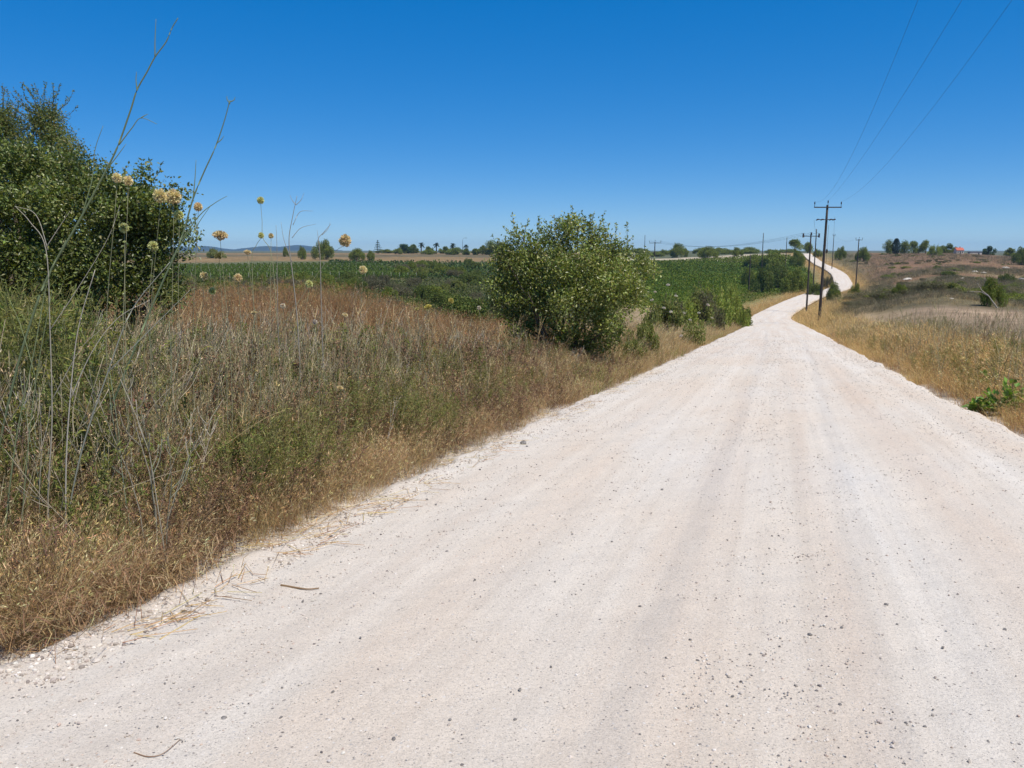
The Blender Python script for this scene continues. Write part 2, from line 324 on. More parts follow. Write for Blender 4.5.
a = me.attributes.new('lane', 'FLOAT_VECTOR', 'POINT'); a.data.foreach_set('vector', np.stack([U, np.broadcast_to(s_near[:, None], U.shape), 0 * U], -1).astype(np.float32).ravel())
m, nt, out = nodes('limestone_gravel'); la = nd(nt, 'ShaderNodeAttribute', _attribute_name='lane'); gp = nd(nt, 'ShaderNodeNewGeometry')
def tex(typ, src, scale, **kw):
    mp = nd(nt, 'ShaderNodeMapping'); mp.inputs['Scale'].default_value = scale; nt.links.new(src, mp.inputs[0])
    n = nd(nt, typ, **kw); nt.links.new(mp.outputs[0], n.inputs['Vector']); return n
streak = tex('ShaderNodeTexNoise', la.outputs['Vector'], (1.6, .045, 1), Scale=1.0, Detail=5.0, Roughness=.6)
patch = tex('ShaderNodeTexNoise', la.outputs['Vector'], (.55, .22, 1), Scale=1.0, Detail=6.0, Roughness=.6)
fine = tex('ShaderNodeTexNoise', gp.outputs['Position'], (1, 1, 1), Scale=55.0, Detail=6.0, Roughness=.75)
c = ramp(nt, streak.outputs[0], [(.30, (.52, .445, .37)), (.5, (.55, .495, .425)), (.68, (.58, .54, .48))])
lines = tex('ShaderNodeTexNoise', la.outputs['Vector'], (7, .05, 1), Scale=1.0, Detail=4.0, Roughness=.65); c = mix(nt, c, ramp(nt, lines.outputs[0], [(.35, .91), (.5, 1.0), (.65, 1.05)]), .6, 'MULTIPLY')
c = mix(nt, c, ramp(nt, patch.outputs[0], [(.34, (.99, .935, .885)), (.52, (1, .985, .97)), (.7, (1.0, 1.01, 1.03))]), .9, 'MULTIPLY')
c = mix(nt, c, ramp(nt, fine.outputs[0], [(.3, .76), (.5, 1.0), (.75, 1.12)]), .8, 'MULTIPLY')
for sc_, thr, dark in ((34., .14, .42), (70., .17, .5), (130., .2, .55)):                     # pebbles of other colours bedded in the dust
    v = tex('ShaderNodeTexVoronoi', gp.outputs['Position'], (1, 1, 1), Scale=sc_)
    near_ = ramp(nt, v.outputs['Distance'], [(thr, 1.0), (thr + .1, 0.0)]); which = nd(nt, 'ShaderNodeSeparateColor'); nt.links.new(v.outputs['Color'], which.inputs[0])
    sel = ramp(nt, which.outputs[0], [(.60, 0.0), (.63, 1.0)]); mm = mix(nt, near_, sel, 1.0, 'MULTIPLY')
    c = mix(nt, c, mix(nt, (.15, .13, .12), (.62, .58, .53), which.outputs[1]), mm)
b = nd(nt, 'ShaderNodeBsdfPrincipled', Roughness=.95); b.inputs['Specular IOR Level'].default_value = .15; nt.links.new(c, b.inputs['Base Color'])
grain = tex('ShaderNodeTexNoise', gp.outputs['Position'], (1, 1, 1), Scale=140.0, Detail=4.0, Roughness=.8); c = mix(nt, c, ramp(nt, grain.outputs[0], [(.36, .66), (.46, 1.02), (.7, 1.13)]), .9, 'MULTIPLY'); nt.links.new(c, b.inputs['Base Color'])
bp = nd(nt, 'ShaderNodeBump', Strength=.6, Distance=.016); nt.links.new(fine.outputs[0], bp.inputs['Height']); nt.links.new(bp.outputs[0], b.inputs['Normal']); nt.links.new(b.outputs[0], out.inputs[0])
tag(link('gravel_road', me, m), None, None, None, 'structure')
NVEC = np.array([math.cos(math.atan(AZR)), -math.sin(math.atan(AZR))]); TVEC = np.array([NVEC[1] * -1, NVEC[0]])
def lane(u, Y):
    """a point at side distance u (right positive) from the road's middle at depth Y"""
    y = np.asarray(Y, float) + u * NVEC[1]; x = rx(np.asarray(Y, float)) + u * NVEC[0]; return x, y
def road_z(x, y): return -SL * np.asarray(y) + .02
def surf_z(x, y):
    x, y = np.asarray(x, float), np.asarray(y, float); u = (x - rx(y)) * NVEC[0]
    zr_ = -SL * y + .04 * (1 - (u / HW) ** 2) - .008 * (np.exp(-((np.abs(u - .1) - .85) / .3) ** 2) + .6 * np.exp(-((u - 2.3) / .25) ** 2)) + (fbm(x, y, .5, 2) - .5) * .035 * sstep(60, 15, y) + (fbm(x, y, 3, 4) - .5) * .06
    return np.where(np.abs(u) < HW * .97, zr_, ground_z(x, y))

# ------------------------------------------------------------------ haze: the air of the whole valley
m, nt, out = nodes('air'); pv = nd(nt, 'ShaderNodeVolumePrincipled', Density=1.0e-4, Anisotropy=.2); pv.inputs['Color'].default_value = (.42, .70, 1, 1)
nt.links.new(pv.outputs[0], out.inputs['Volume']); g = Geo(); g.add(*box((0, 0, 20), (13400, 13400, 90)))
HAZE = tag(build('haze', g, m), None, None, None, 'stuff')

# ------------------------------------------------------------------ distant hills
def ridge(name, pts, Y, depth, col):
    pts = np.array(pts, float); n = 160; px = np.linspace(pts[0, 0], pts[-1, 0], n); top = np.interp(px, pts[:, 0], pts[:, 1]) - .5 * (noise(px, 0 * px, 6, 2) - .5)
    zt = np.array([at(p, q, Y)[2] for p, q in zip(px, top)]); x = Y * (px - 512) / 808
    ts = np.linspace(-1, 1, 15); prof = np.cos(ts * np.pi / 2) ** 1.3
    XX = x[:, None] + 0 * ts; YY = Y + depth * ts[None] + 80 * (noise(x[:, None], ts[None] * 9, 60) - .5); ZZ = -8 + (zt[:, None] + 8) * prof[None]
    idx = np.arange(n * 15).reshape(n, 15); F = np.stack([idx[:-1, :-1], idx[1:, :-1], idx[1:, 1:], idx[:-1, 1:]], -1).reshape(-1, 4)
    V = np.stack([XX, YY, ZZ], -1).reshape(-1, 3); C = vary(col, len(V), .2); return tag(link(name, mesh_of(name, V, F, C, True), M_far), None, None, None, 'structure')
ridge('hills', [(150, 249), (185, 247.5), (205, 246), (222, 248), (238, 250), (250, 248), (268, 246), (285, 247), (300, 245), (316, 246.5), (330, 249), (345, 251), (420, 251)], 5600, 500, (.05, .07, .065))

# ------------------------------------------------------------------ plants, generic
def foliage(lobes, n, L, cols, rg, shoots=0, shoot_len=.6, top=None, asp=.5, deep=2.4, clump=0, split=0):
    """leaves spread through a crown's lobes, with loose shoots standing out of it"""
    g = Geo(); lobes = np.asarray(lobes, float)
    if split:                                                                     # every lobe breaks up into smaller tufts
        sub = []
        for q in lobes:
            for d0 in rdir(split, rg): sub.append([*(q[:3] + d0 * q[3] * rg.uniform(.45, .95)), q[3] * rg.uniform(.2, .42)])
            sub.append([*q[:3], q[3] * .55])
        lobes = np.array(sub)
    c, r = lobes[:, :3], lobes[:, 3]
    i = rg.choice(len(lobes), n, p=r ** 2 / (r ** 2).sum()); dr = rdir(n, rg); rad = r[i] * rg.random(n) ** (1 / deep) * (1 + .18 * (noise(dr[:, 0] * 3 + i, dr[:, 1] * 3 + dr[:, 2] * 2, .5) - .4))
    p = c[i] + dr * rad[:, None]
    if clump:                                                                     # leaves gather on twigs, leaving gaps
        k = rg.integers(0, n, n // clump); p = p[k][rg.integers(0, len(k), n)] + rg.normal(0, L * 1.1, (n, 3))
    ax = rdir(n, rg) + .6 * dr + [0, 0, .25]; nm = rdir(n, rg) * .8 + dr * .5 + [0, 0, .6]
    ok = p[:, 2] > .04; sz = L * rg.uniform(.6, 1.25, n)
    tone = pick(cols, n, rg) * (.75 + .5 * noise(p[:, 0] * 1.5 + p[:, 2], p[:, 1] * 1.5 - p[:, 2], L * 8))[:, None]
    C = vary(tone, n, .3, rg)
    g.add(*leaves(p[ok], ax[ok], nm[ok], sz[ok], sz[ok] * asp, C[ok]))
    tops = np.argsort(-(c[:, 2] + r))
    for k in range(shoots):
        q = tops[rg.integers(0, max(3, len(tops) * 2 // 3))]; d0 = norm(rg.normal(size=3) * [.75, .75, .5] + [0, 0, 1.0]); a0 = c[q] + d0 * r[q] * .8
        ln = shoot_len * rg.uniform(.5, 1.3); d1 = norm(d0 + [0, 0, .5] + rg.normal(size=3) * .25); P = np.array([a0, a0 + d0 * ln * .5, a0 + d0 * ln * .5 + d1 * ln * .5])
        g.add(*tube(P, [L * .09, L * .07, L * .04], (.13, .11, .06), 3, False)); m_ = int(ln / L * 3.5) + 4; t = rg.random(m_) ** .8
        pp = np.stack([np.interp(t, [0, .5, 1], P[:, z]) for z in range(3)], 1) + rg.normal(0, L * .35, (m_, 3)) * (1.2 - t[:, None])
        s2 = L * rg.uniform(.5, 1.1, m_); g.add(*leaves(pp, rdir(m_, rg) + d1 * .8, rdir(m_, rg) + [0, 0, .5], s2, s2 * asp, vary(pick(cols, m_, rg) * 1.1, m_, .3, rg)))
    return g
def stems(lobes, base_r, col, rg, n=5, spread=.25):
    g = Geo(); lobes = np.asarray(lobes)
    for k in range(n):
        q = lobes[rg.integers(0, len(lobes))]; b0 = np.array([rg.normal() * spread, rg.normal() * spread, -.15]); e = q[:3] + rg.normal(size=3) * q[3] * .3
        md = b0 * .5 + e * .5 + rg.normal(size=3) * .18 * q[3] + [0, 0, .1]; t = np.linspace(0, 1, 7)[:, None]
        P = (1 - t) ** 2 * b0 + 2 * t * (1 - t) * md + t ** 2 * e; g.add(*tube(P, base_r * np.linspace(1, .3, 7), vary(col, 1, .2, rg)[0], 6, False))
    return g
def bush(name, loc, label, cat, lobes, n, L, cols, mat, seed, group=None, br=.04, ns=6, **kw):
    rg = np.random.default_rng(seed); t = empty(name, loc, label, cat, group)
    build('foliage', foliage(lobes, n, L, cols, rg, **kw), mat, t); build('stem', stems(lobes, br, (.12, .10, .075), rg, ns), M_bark, t, smooth=True); return t
def dome(rx_, ry_, h, n, rg, low=.25):
    out = []
    for k in range(n):
        a = rg.random() * 6.283; q = rg.random() ** .5; z = rg.uniform(low, 1); s = math.sqrt(max(0, 1 - z ** 1.7)) * q
        out.append((math.cos(a) * s * rx_, math.sin(a) * s * ry_, z * h * .8, h * rg.uniform(.2, .32)))
    return out
OLIVE = [(.10, .13, .032), (.13, .165, .042), (.17, .19, .06), (.075, .10, .03)]
DEEP = [(.11, .14, .028), (.14, .18, .035), (.18, .215, .045), (.23, .245, .06)]
GREY = [(.14, .13, .08), (.11, .11, .06), (.17, .15, .10)]

# the large bush filling the left of the view
def put_bush(px, Y, **kw): return on(px, Y)
rg = np.random.default_rng(11); o0 = on(40, 14.5)
def lobe_px(px, py, Y, rpx): p = at(px, py, Y) - o0; return (*p, rpx * Y / FPX)
LB = [lobe_px(*q) for q in [(-70, 178, 15, 46), (-20, 170, 15, 38), (18, 175, 14.6, 30), (52, 182, 14.6, 30), (90, 192, 14.2, 28), (128, 192, 14.2, 26), (150, 212, 14.2, 22), (105, 178, 14.4, 12), (70, 165, 14.6, 12), (30, 158, 14.6, 14), (140, 176, 14.2, 12), (112, 222, 14, 38), (60, 218, 13.8, 44), (10, 215, 13.8, 46),
      (-50, 215, 14, 50), (140, 240, 14.2, 30), (95, 262, 13.8, 34), (45, 265, 13.6, 38), (0, 265, 13.6, 40), (-50, 270, 14, 45), (150, 275, 14.2, 24), (115, 292, 14, 28), (60, 300, 14, 30), (10, 300, 14, 34), (165, 300, 14.4, 20), (90, 315, 14, 26), (30, 325, 14, 30), (-30, 325, 14, 34), (130, 320, 14.4, 22), (120, 240, 15.5, 40), (60, 260, 16, 60), (0, 270, 16, 60), (60, 200, 16, 55), (-10, 210, 16, 60), (-100, 240, 15, 60)]]
lb = bush('broadleaf_shrub', o0, 'large dense dark green shrub behind the tall weeds beside the road verge', 'shrub', LB + [lobe_px(*q) for q in [(168, 205, 14.3, 22), (176, 230, 14.3, 20), (172, 262, 14.3, 22), (178, 288, 14.4, 18), (135, 215, 14, 30), (-20, 160, 15, 30), (160, 240, 14.6, 34)]], 120000, .07, DEEP + OLIVE, M_leaf, 21, br=.06, ns=14, shoots=40, shoot_len=.32, asp=.56, deep=2.2, clump=3, split=8)
# feathery upper branches of another growth habit at the back of it
bush('wispy_shrub', on(8, 17.5), 'grey-green wispy shrub rising behind the large dense dark shrub', 'shrub', [(*(at(*q[:3]) - on(8, 17.5)), q[3] * q[2] / FPX) for q in [(46, 128, 17.5, 18), (58, 140, 17.5, 17), (40, 118, 17.5, 11), (52, 116, 17.5, 9), (2, 120, 17.5, 16), (10, 134, 17.5, 18), (-12, 132, 17.5, 22), (68, 152, 17, 15), (30, 172, 17.5, 40)]], 26000, .055, [(.17, .20, .07), (.14, .175, .055), (.22, .22, .10)], M_scrub, 5, ns=8, shoots=60, shoot_len=.5, asp=.45, deep=2.2, clump=3)

# the rounded bush beside the road
o1 = on(572, 22.0)
CB = [(*(at(*q[:3]) - o1), q[3] * q[2] / FPX) for q in [(512, 256, 22, 18), (532, 246, 22, 20), (520, 238, 22, 11), (545, 236, 22, 13), (568, 238, 22, 20), (572, 224, 22, 10), (596, 246, 22, 22), (590, 232, 22, 11), (618, 258, 22, 20), (614, 246, 22, 9), (640, 276, 22, 20), (504, 278, 22, 20), (530, 274, 21.6, 28), (565, 272, 21.4, 34), (600, 276, 21.4, 34), (630, 296, 21.6, 24), (502, 302, 22, 20), (535, 302, 21.6, 28), (565, 308, 21.2, 34),
      (600, 310, 21.4, 30), (520, 326, 21.8, 20), (545, 330, 21.8, 22), (570, 336, 21.6, 24), (596, 338, 21.8, 22), (612, 330, 22, 18), (560, 274, 23, 45), (600, 288, 23, 40), (528, 284, 23, 36), (545, 346, 22, 16), (580, 348, 22, 16)]]
bush('roadside_bush', o1, 'rounded olive-green bush standing alone close to the road edge', 'bush', CB, 50000, .09, [(.185, .225, .038), (.22, .26, .05), (.24, .26, .08), (.13, .165, .038), (.30, .30, .10)], M_leaf, 31, br=.05, ns=16, shoots=80, shoot_len=.5, asp=.5, deep=2.0, clump=4, split=9)

# bushes that trail along the road behind it, and the rest of the valley
rg = np.random.default_rng(40)
def proto_bush(name, cols, n, L, seed, h=1.0, rx_=1.0, nl=16, mat=M_far, shoots=10, **kw):
    rg = np.random.default_rng(seed); t = empty(name, (0, 0, 0), None, 'bush'); lob = dome(rx_, rx_ * .9, h, nl, rg, .12)
    build('foliage', foliage(lob, n, L, cols, rg, shoots=shoots, shoot_len=.22, **kw), mat, t); build('stem', stems(lob, .03, (.1, .085, .06), rg, 5, .15), M_bark, t); return t
kinds = {'leafy': proto_bush('leafy_bush', OLIVE, 9000, .07, 1, 1.0, 1.0), 'dark': proto_bush('dark_bush', DEEP, 9000, .07, 2, 1.0, .95), 'grey': proto_bush('grey_scrub_bush', GREY, 7000, .06, 3, .9, 1.2, shoots=30),
         'low': proto_bush('low_bush', [(.20, .22, .065), (.15, .18, .045), (.25, .25, .09)], 7000, .07, 4, .8, 1.3, shoots=25), 'yellow': proto_bush('yellow_green_bush', [(.25, .30, .06), (.20, .25, .05), (.30, .33, .10)], 8000, .07, 6, .9, 1.1, shoots=25)}
first = {k: True for k in kinds}
def plant(kind, px, Y, wpx, hpx, label, group=None, dz=0.0, loc=None):
    """one bush of a kind, its width and height given at its distance"""
    o = kinds[kind]; loc = on(px, Y) if loc is None else loc; k = Y / FPX; sc = (wpx * k / 2.3, wpx * k / 2.3, hpx * k / .88)
    rz = float(rg.random() * 6.28)
    if first[kind]: first[kind] = False; c = o; c.location = tuple(loc); c.rotation_euler.z = rz; c.scale = sc; c['label'] = label
    else: c = copy_tree(o, loc, rz, sc, label)
    if group: c['group'] = group
    elif 'group' in c: del c['group']
    c.location.z -= .05 * hpx * k + dz; return c
plant('low', 648, 28, 52, 40, 'pale flecked bush tucked against the rounded roadside bush')
plant('low', 634, 26, 40, 24, 'low spreading bush at the foot of the rounded roadside bush')
plant('grey', 704, 66, 40, 44, 'grey-brown twiggy bush on the road verge past the rounded bush')
plant('grey', 497, 21.5, 50, 26, 'dark dry twiggy bush at the left foot of the rounded roadside bush')
plant('yellow', 731, 86, 40, 46, 'bright yellow-green bush at the roadside beside the bend')
plant('low', 670, 40, 64, 44, 'flecked green bush between the rounded bush and the grey one')
plant('yellow', 712, 76, 52, 44, 'yellow-green bush at the roadside where the road starts to bend')
plant('leafy', 741, 93, 28, 24, 'narrow dark bush touching the left road edge before the bend')
plant('grey', 668, 48, 50, 40, 'dusty bush behind the twiggy grey one')
plant('yellow', 686, 54, 46, 40, 'light green bush filling the gap beside the grey twiggy one')
plant('low', 700, 66, 50, 42, 'dull green bush between the roadside bushes and the green field')
big = [('leafy', 763, 205, 30, 26, 'large rounded bush in the valley, foremost of the green clump'), ('dark', 793, 202, 32, 24, 'darkest broad bush of the green clump left of the far road'), ('leafy', 778, 222, 30, 25, 'tall bush in the middle of the green clump in the valley'),
       ('dark', 748, 235, 20, 18, 'bush at the field edge of the green clump, beside the stub post'), ('yellow', 806, 240, 26, 15, 'bright green low bush in front of the far road curve'), ('leafy', 815, 190, 22, 14, 'small bush hiding the dip of the road'),
       ('dark', 772, 330, 40, 18, 'long dark thicket below the hill crest left of the road'), ('dark', 752, 345, 26, 12, 'dark bush at the end of the hedge above the green field'), ('dark', 796, 345, 22, 14, 'bush beside the road just below the crest'), ('yellow', 768, 290, 60, 8, 'low bright green bushes between the clump and the thicket'),
       ('dark', 833, 168, 20, 20, 'dark bush close behind the tallest power pole'), ('grey', 827, 235, 14, 14, 'brown-grey bush between the two legs of the road'), ('dark', 855, 150, 17, 20, 'dark round bush on the verge below the small hillside pole')]
for k, px, Y, w_, h_, lab in big: plant(k, px, Y, w_, h_, lab)
for q, (px, Y, w_, h_) in enumerate([(676, 520, 26, 13), (706, 440, 28, 11), (640, 430, 20, 10), (735, 450, 18, 8)]):
    plant('dark', px, Y, w_, h_, ['lone round tree-like bush on the skyline beyond the green field', 'bush on the pale strip at the top of the green field', 'small bush left of the pale strip above the field', 'tiny bush at the right end of the pale strip'][q])
plant('dark', 325, 380, 27, 18, 'round dark bush on the tan field above the vineyard'); plant('dark', 304, 385, 12, 12, 'small dark bush beside the round one above the vineyard')
plant('dark', 287, 470, 9, 9, 'tiny round tree alone on the tan field under the blue hills'); plant('dark', 358, 375, 22, 11, 'wide low bush above the vineyard'); plant('dark', 372, 378, 12, 9, 'lesser low bush beside the wide one')
plant('low', 215, 420, 26, 10, 'low dark bushes on the far field edge behind the seed heads')
# dark scrub between the brown field and the vineyard
for q in range(150):
    px = rg.uniform(160, 530); Y = rg.uniform(45, 165) if px < 400 else rg.uniform(45, 320)
    plant(rg.choice(['dark', 'low', 'leafy', 'grey']), px, Y, rg.uniform(14, 40) * 100 / Y + 8, rg.uniform(9, 16) * 100 / Y + 3, 'rounded scrub bush in the belt below the vineyard', 'scrub bushes in the belt between brown field and vineyard')
# skyline scrub on the plain
for q in range(46):
    px = rg.uniform(380, 500) if q < 12 else rg.uniform(600, 790); plant('dark', px, rg.uniform(560, 680), rg.uniform(12, 30), rg.uniform(3, 6), 'low dark hedge bush along the flat skyline', 'hedge bushes along the flat skyline')
# right-hand hillside
for q in range(270):
    px = rg.uniform(850, 1080); Y = math.exp(rg.uniform(math.log(72), math.log(430))); k = rg.choice(['grey', 'low', 'grey', 'low', 'dark', 'leafy'], p=[.32, .24, .2, .1, .06, .08]); x_ = Y * (px - 512) / 808
    if q < 170: Y = [84, 98, 118, 150, 205, 262, 330][q % 7] * rg.uniform(.96, 1.04); px = rg.uniform([846, 850, 856, 862, 866, 872, 880][q % 7], 1080); x_ = Y * (px - 512) / 808; k = rg.choice(['grey', 'low', 'grey', 'dark'])
    if abs(road_near([x_], [Y])[0][0]) < 6: continue
    plant(k, px, Y, rg.uniform(1.5, 7) * FPX / Y, rg.uniform(.5, 1.3) * FPX / Y, 'dusty scrub bush scattered over the dry terraced hillside', 'scrub bushes scattered over the dry hillside')
plant('dark', 990, 66, 32, 27, 'dark leafy bush at the edge of the bare field with a pale dead branch'); plant('yellow', 1003, 67, 16, 18, 'bright green sprig beside the dark bush at the bare field edge')
plant('dark', 1019, 330, 24, 16, 'dark green round bush near the hilltop at the frame edge'); plant('leafy', 1005, 190, 20, 10, 'green bush beside the pale stones on the hillside'); plant('yellow', 931, 400, 16, 10, 'light green bush under the hilltop trees')
plant('dark', 861, 370, 20, 13, 'dark bush on the crest behind the right-hand pole'); plant('dark', 838, 385, 14, 12, 'small bush on the crest beside the road top'); plant('dark', 815, 410, 11, 8, 'small dark bush right at the road crest')

# ------------------------------------------------------------------ trees on the skyline
def tree(name, px, Y, wpx, hpx, label, cols=DEEP, trunk=.35, seed=1, group=None, n=2600):
    rg = np.random.default_rng(seed); k = Y / FPX; W, H = wpx * k, hpx * k; p = on(px, Y); t = empty(name, p, label, 'tree', group)
    g = Geo(); hh = np.linspace(-.3, H * .7, 6); g.add(*tube(np.stack([.03 * H * np.sin(hh / H * 3), 0 * hh, hh], 1), np.linspace(.05, .02, 6) * H, (.09, .07, .05), 7)); build('trunk', g, M_bark, t, smooth=True)
    lob = [(x * 1., y, z + H * trunk, r) for x, y, z, r in dome(W * .42, W * .42, H * (1 - trunk), 14, rg, .05)]
    build('crown', foliage(lob, n, max(.18, .9 * k), cols, rg, shoots=0, asp=.7, deep=2.2), M_far, t); return t
def conifer(name, px, Y, wpx, hpx, label, layers=9, cols=((.03, .05, .025),), slim=False, seed=2):
    rg = np.random.default_rng(seed); k = Y / FPX; W, H = wpx * k, hpx * k; t = empty(name, on(px, Y), label, 'tree')
    g = Geo(); g.add(*tube([[0, 0, -.3], [0, 0, H * .5], [0, 0, H]], [.03 * H, .02 * H, .006 * H], (.09, .07, .05), 6)); build('trunk', g, M_bark, t)
    g = Geo(); L = max(.2, .8 * k)
    if slim:
        n = 3600; z = rg.random(n); a = rg.random(n) * 6.283; r = W / 2 * np.sin(np.pi * (z * .85 + .12)) ** .6 * rg.random(n) ** .5; p = np.stack([np.cos(a) * r, np.sin(a) * r, z * H], 1); g.add(*leaves(p, rdir(n, rg) + [0, 0, 1.5], rdir(n, rg), L * rg.uniform(.6, 1.2, n), L * .5 * np.ones(n), vary(pick(cols, n, rg), n)))
    else:
        for q in range(layers):
            f = q / (layers - 1); z = H * (.15 + .8 * f); r = W / 2 * (1 - f) ** .8 + .05 * W
            for b_ in range(7):
                a = b_ * .9 + q; e = np.array([math.cos(a) * r, math.sin(a) * r, z + .12 * r]); g.add(*tube([[0, 0, z], e * [.5, .5, 1] - [0, 0, .05 * r], e], [.012 * H, .01 * H, .006 * H], (.05, .06, .03), 3, False))
                m_ = 10; tt_ = rg.random(m_)[:, None]; p = np.array([0, 0, z]) * (1 - tt_) + e * tt_; g.add(*leaves(p, rdir(m_, rg) + [0, 0, .4], rdir(m_, rg), L * np.ones(m_), L * .5 * np.ones(m_), vary(pick(cols, m_, rg), m_)))
    build('crown', g, M_far, t); return t
def palm(px, Y, hpx, label, seed):
    rg = np.random.default_rng(seed); k = Y / FPX; H = hpx * k; t = empty('palm_tree', on(px, Y), label, 'palm tree', 'palm trees on the skyline'); z = np.linspace(-.3, H * .75, 7)
    g = Geo(); g.add(*tube(np.stack([.04 * H * (z / H) ** 2, 0 * z, z], 1), np.linspace(.055, .04, 7) * H, (.12, .09, .06), 8)); build('trunk', g, M_bark, t, smooth=True)
    g = Geo(); top = np.array([.04 * H * .56, 0, H * .75])
    for q in range(38):
        a = rg.random() * 6.283; el = rg.uniform(-.7, 1.3); d_ = np.array([math.cos(a) * math.cos(el), math.sin(a) * math.cos(el), math.sin(el)]); ln = H * .27 * rg.uniform(.8, 1.15); tt_ = np.linspace(0, 1, 9)
        P = top + d_ * (ln * tt_)[:, None] - np.array([0, 0, 1]) * (ln * .5 * tt_ ** 2)[:, None]; g.add(*tube(P, .012 * H, (.06, .08, .03), 3, False))
        m_ = 22; f = rg.random(m_); pp = np.stack([np.interp(f, tt_, P[:, z_]) for z_ in range(3)], 1); sd = np.cross(d_, [0, 0, 1.]) * np.where(rg.random(m_) < .5, 1, -1)[:, None]
        g.add(*leaves(pp, sd + d_ * .6 - np.array([0, 0, .4]), rdir(m_, rg) + [0, 0, 1], np.full(m_, ln * .3), np.full(m_, ln * .07), vary((.045, .065, .03), m_, .3, rg)))
    build('crown', g, M_far, t); return t
conifer('monkey_puzzle_tree', 379, 610, 9, 13, 'tiered conifer standing alone on the left skyline', 7)
tree('broadleaf_tree', 405, 620, 17, 10, 'rounded tree at the left end of the palm row', [(.06, .10, .03), (.045, .08, .03)], .1, 3); tree('broadleaf_tree', 414, 625, 11, 9, 'dark tree touching the first palm', DEEP, .15, 4)
palm(422, 600, 12.5, 'first palm of the skyline row, its trunk bare', 1); palm(437, 610, 12, 'second palm of the skyline row, between two dark trees', 2); palm(453, 590, 12, 'third palm of the skyline row, a dark bush at its foot', 3); palm(466, 620, 10, 'small palm just right of the street lamp', 4)
tree('broadleaf_tree', 430, 630, 9, 7, 'low dark tree between the first two palms', DEEP, .1, 5); tree('broadleaf_tree', 444, 630, 12, 7, 'low dark tree right of the second palm', DEEP, .1, 6)
tree('broadleaf_tree', 455, 560, 8, 7, 'dark bushy tree below the third palm', DEEP, .05, 7); tree('broadleaf_tree', 467, 560, 9, 6, 'dark bushy tree at the foot of the street lamp', DEEP, .05, 8)
for q, (px, w_, h_) in enumerate([(476, 9, 7), (483, 10, 9), (491, 14, 14), (500, 14, 13)]): tree('broadleaf_tree', px, 560, w_, h_, ['smallest tree of the clump by the roadside bush', 'middle tree of the clump rising to the roadside bush', 'tall dark tree peeping out left of the roadside bush', 'tree mostly hidden by the roadside bush'][q], DEEP, .1, 20 + q)
tree('broadleaf_tree', 792, 440, 17, 16, 'umbrella-shaped tree at the top of the road', DEEP, .4, 41); tree('broadleaf_tree', 805, 470, 12, 12, 'small tree on the left of the road crest', DEEP, .2, 42)
tree('broadleaf_tree', 887, 440, 13, 14, 'tree left of the dark cypress on the hilltop', DEEP, .1, 43); conifer('cypress_tree', 892.5, 432, 8, 15, 'dark columnar cypress on the hilltop', slim=True, cols=((.02, .035, .018), (.03, .045, .02)))
for q, (px, w_, h_) in enumerate([(901, 11, 13), (910, 13, 12), (922, 15, 13), (938, 8, 8), (946, 14, 9)]): tree('broadleaf_tree', px, 445, w_, h_, ['upright dark tree just right of the cypress', 'dark tree in the middle of the hilltop row', 'broadest round tree of the hilltop row', 'small tree between the hilltop row and the house', 'tree against the red-roofed house'][q], DEEP, .08, 50 + q)
tree('broadleaf_tree', 984, 450, 18, 8, 'wide low tree on the skyline right of the house', [(.05, .09, .03), (.07, .10, .03)], .05, 60); tree('broadleaf_tree', 1006, 450, 12, 8, 'round tree on the skyline near the frame edge', DEEP, .1, 61); conifer('cypress_tree', 1017, 455, 3, 6, 'tiny upright cypress by the pale shed on the skyline', slim=True, seed=8)

# ------------------------------------------------------------------ house and shed on the hilltop
def gable(W, D, H, rise, over):
    x, y = W / 2 + over, D / 2 + over; t = .18; V = []
    for dz in (0, t): V += [(-x, -y, H + dz - .1), (x, -y, H + dz - .1), (x, 0, H + rise + dz), (-x, 0, H + rise + dz), (x, y, H + dz - .1), (-x, y, H + dz - .1)]
    F = [[0, 1, 2, 3][::-1], [3, 2, 4, 5][::-1], [6, 7, 8, 9], [9, 8, 10, 11], [0, 1, 7, 6], [1, 2, 8, 7], [2, 4, 10, 8], [4, 5, 11, 10], [5, 3, 9, 11], [3, 0, 6, 9]]
    return V, F, (.4, .1, .06)
hp = on(955, 436); h = empty('house', hp - [0, 0, .5], 'small hilltop house with red tiled roof among trees', 'house'); h.scale = (.62, .62, .75)
g = Geo(); g.add(*box((0, 0, 1.5), (6, 5, 3))); g.add([(-3, -2.5, 3), (-3, 2.5, 3), (-3, 0, 4.6), (-3, 0, 4.6), (3, -2.5, 3), (3, 2.5, 3), (3, 0, 4.6), (3, 0, 4.6)], [[0, 1, 2, 3], [4, 5, 6, 7]], (.6, .55, .47)); build('wall', g, M_wall, h)
g = Geo(); g.add(*gable(6, 5, 3, 1.7, .35)); rf = build('roof', g, M_roof, h); g = Geo(); g.add(*box((1.2, .8, 4.9), (.6, .6, 1.4))); build('chimney', g, M_roof, rf)
for x_ in (-1.9, 1.9):
    g = Geo(); g.add(*box((x_, -2.53, 1.7), (1.1, .1, 1.1))); wf = build('window', g, M_wall, h); g = Geo(); g.add(*box((x_, -2.6, 1.7), (.9, .05, .9))); build('pane', g, M_dark, wf)
g = Geo(); g.add(*box((0, -2.54, 1.05), (1, .08, 2.1))); build('door', g, M_dark, h)
sp = on(971, 445); s_ = empty('shed', sp - [0, 0, .2], 'long low grey shed on the skyline beside the red-roofed house', 'shed'); s_.scale = (.7, .7, .6)
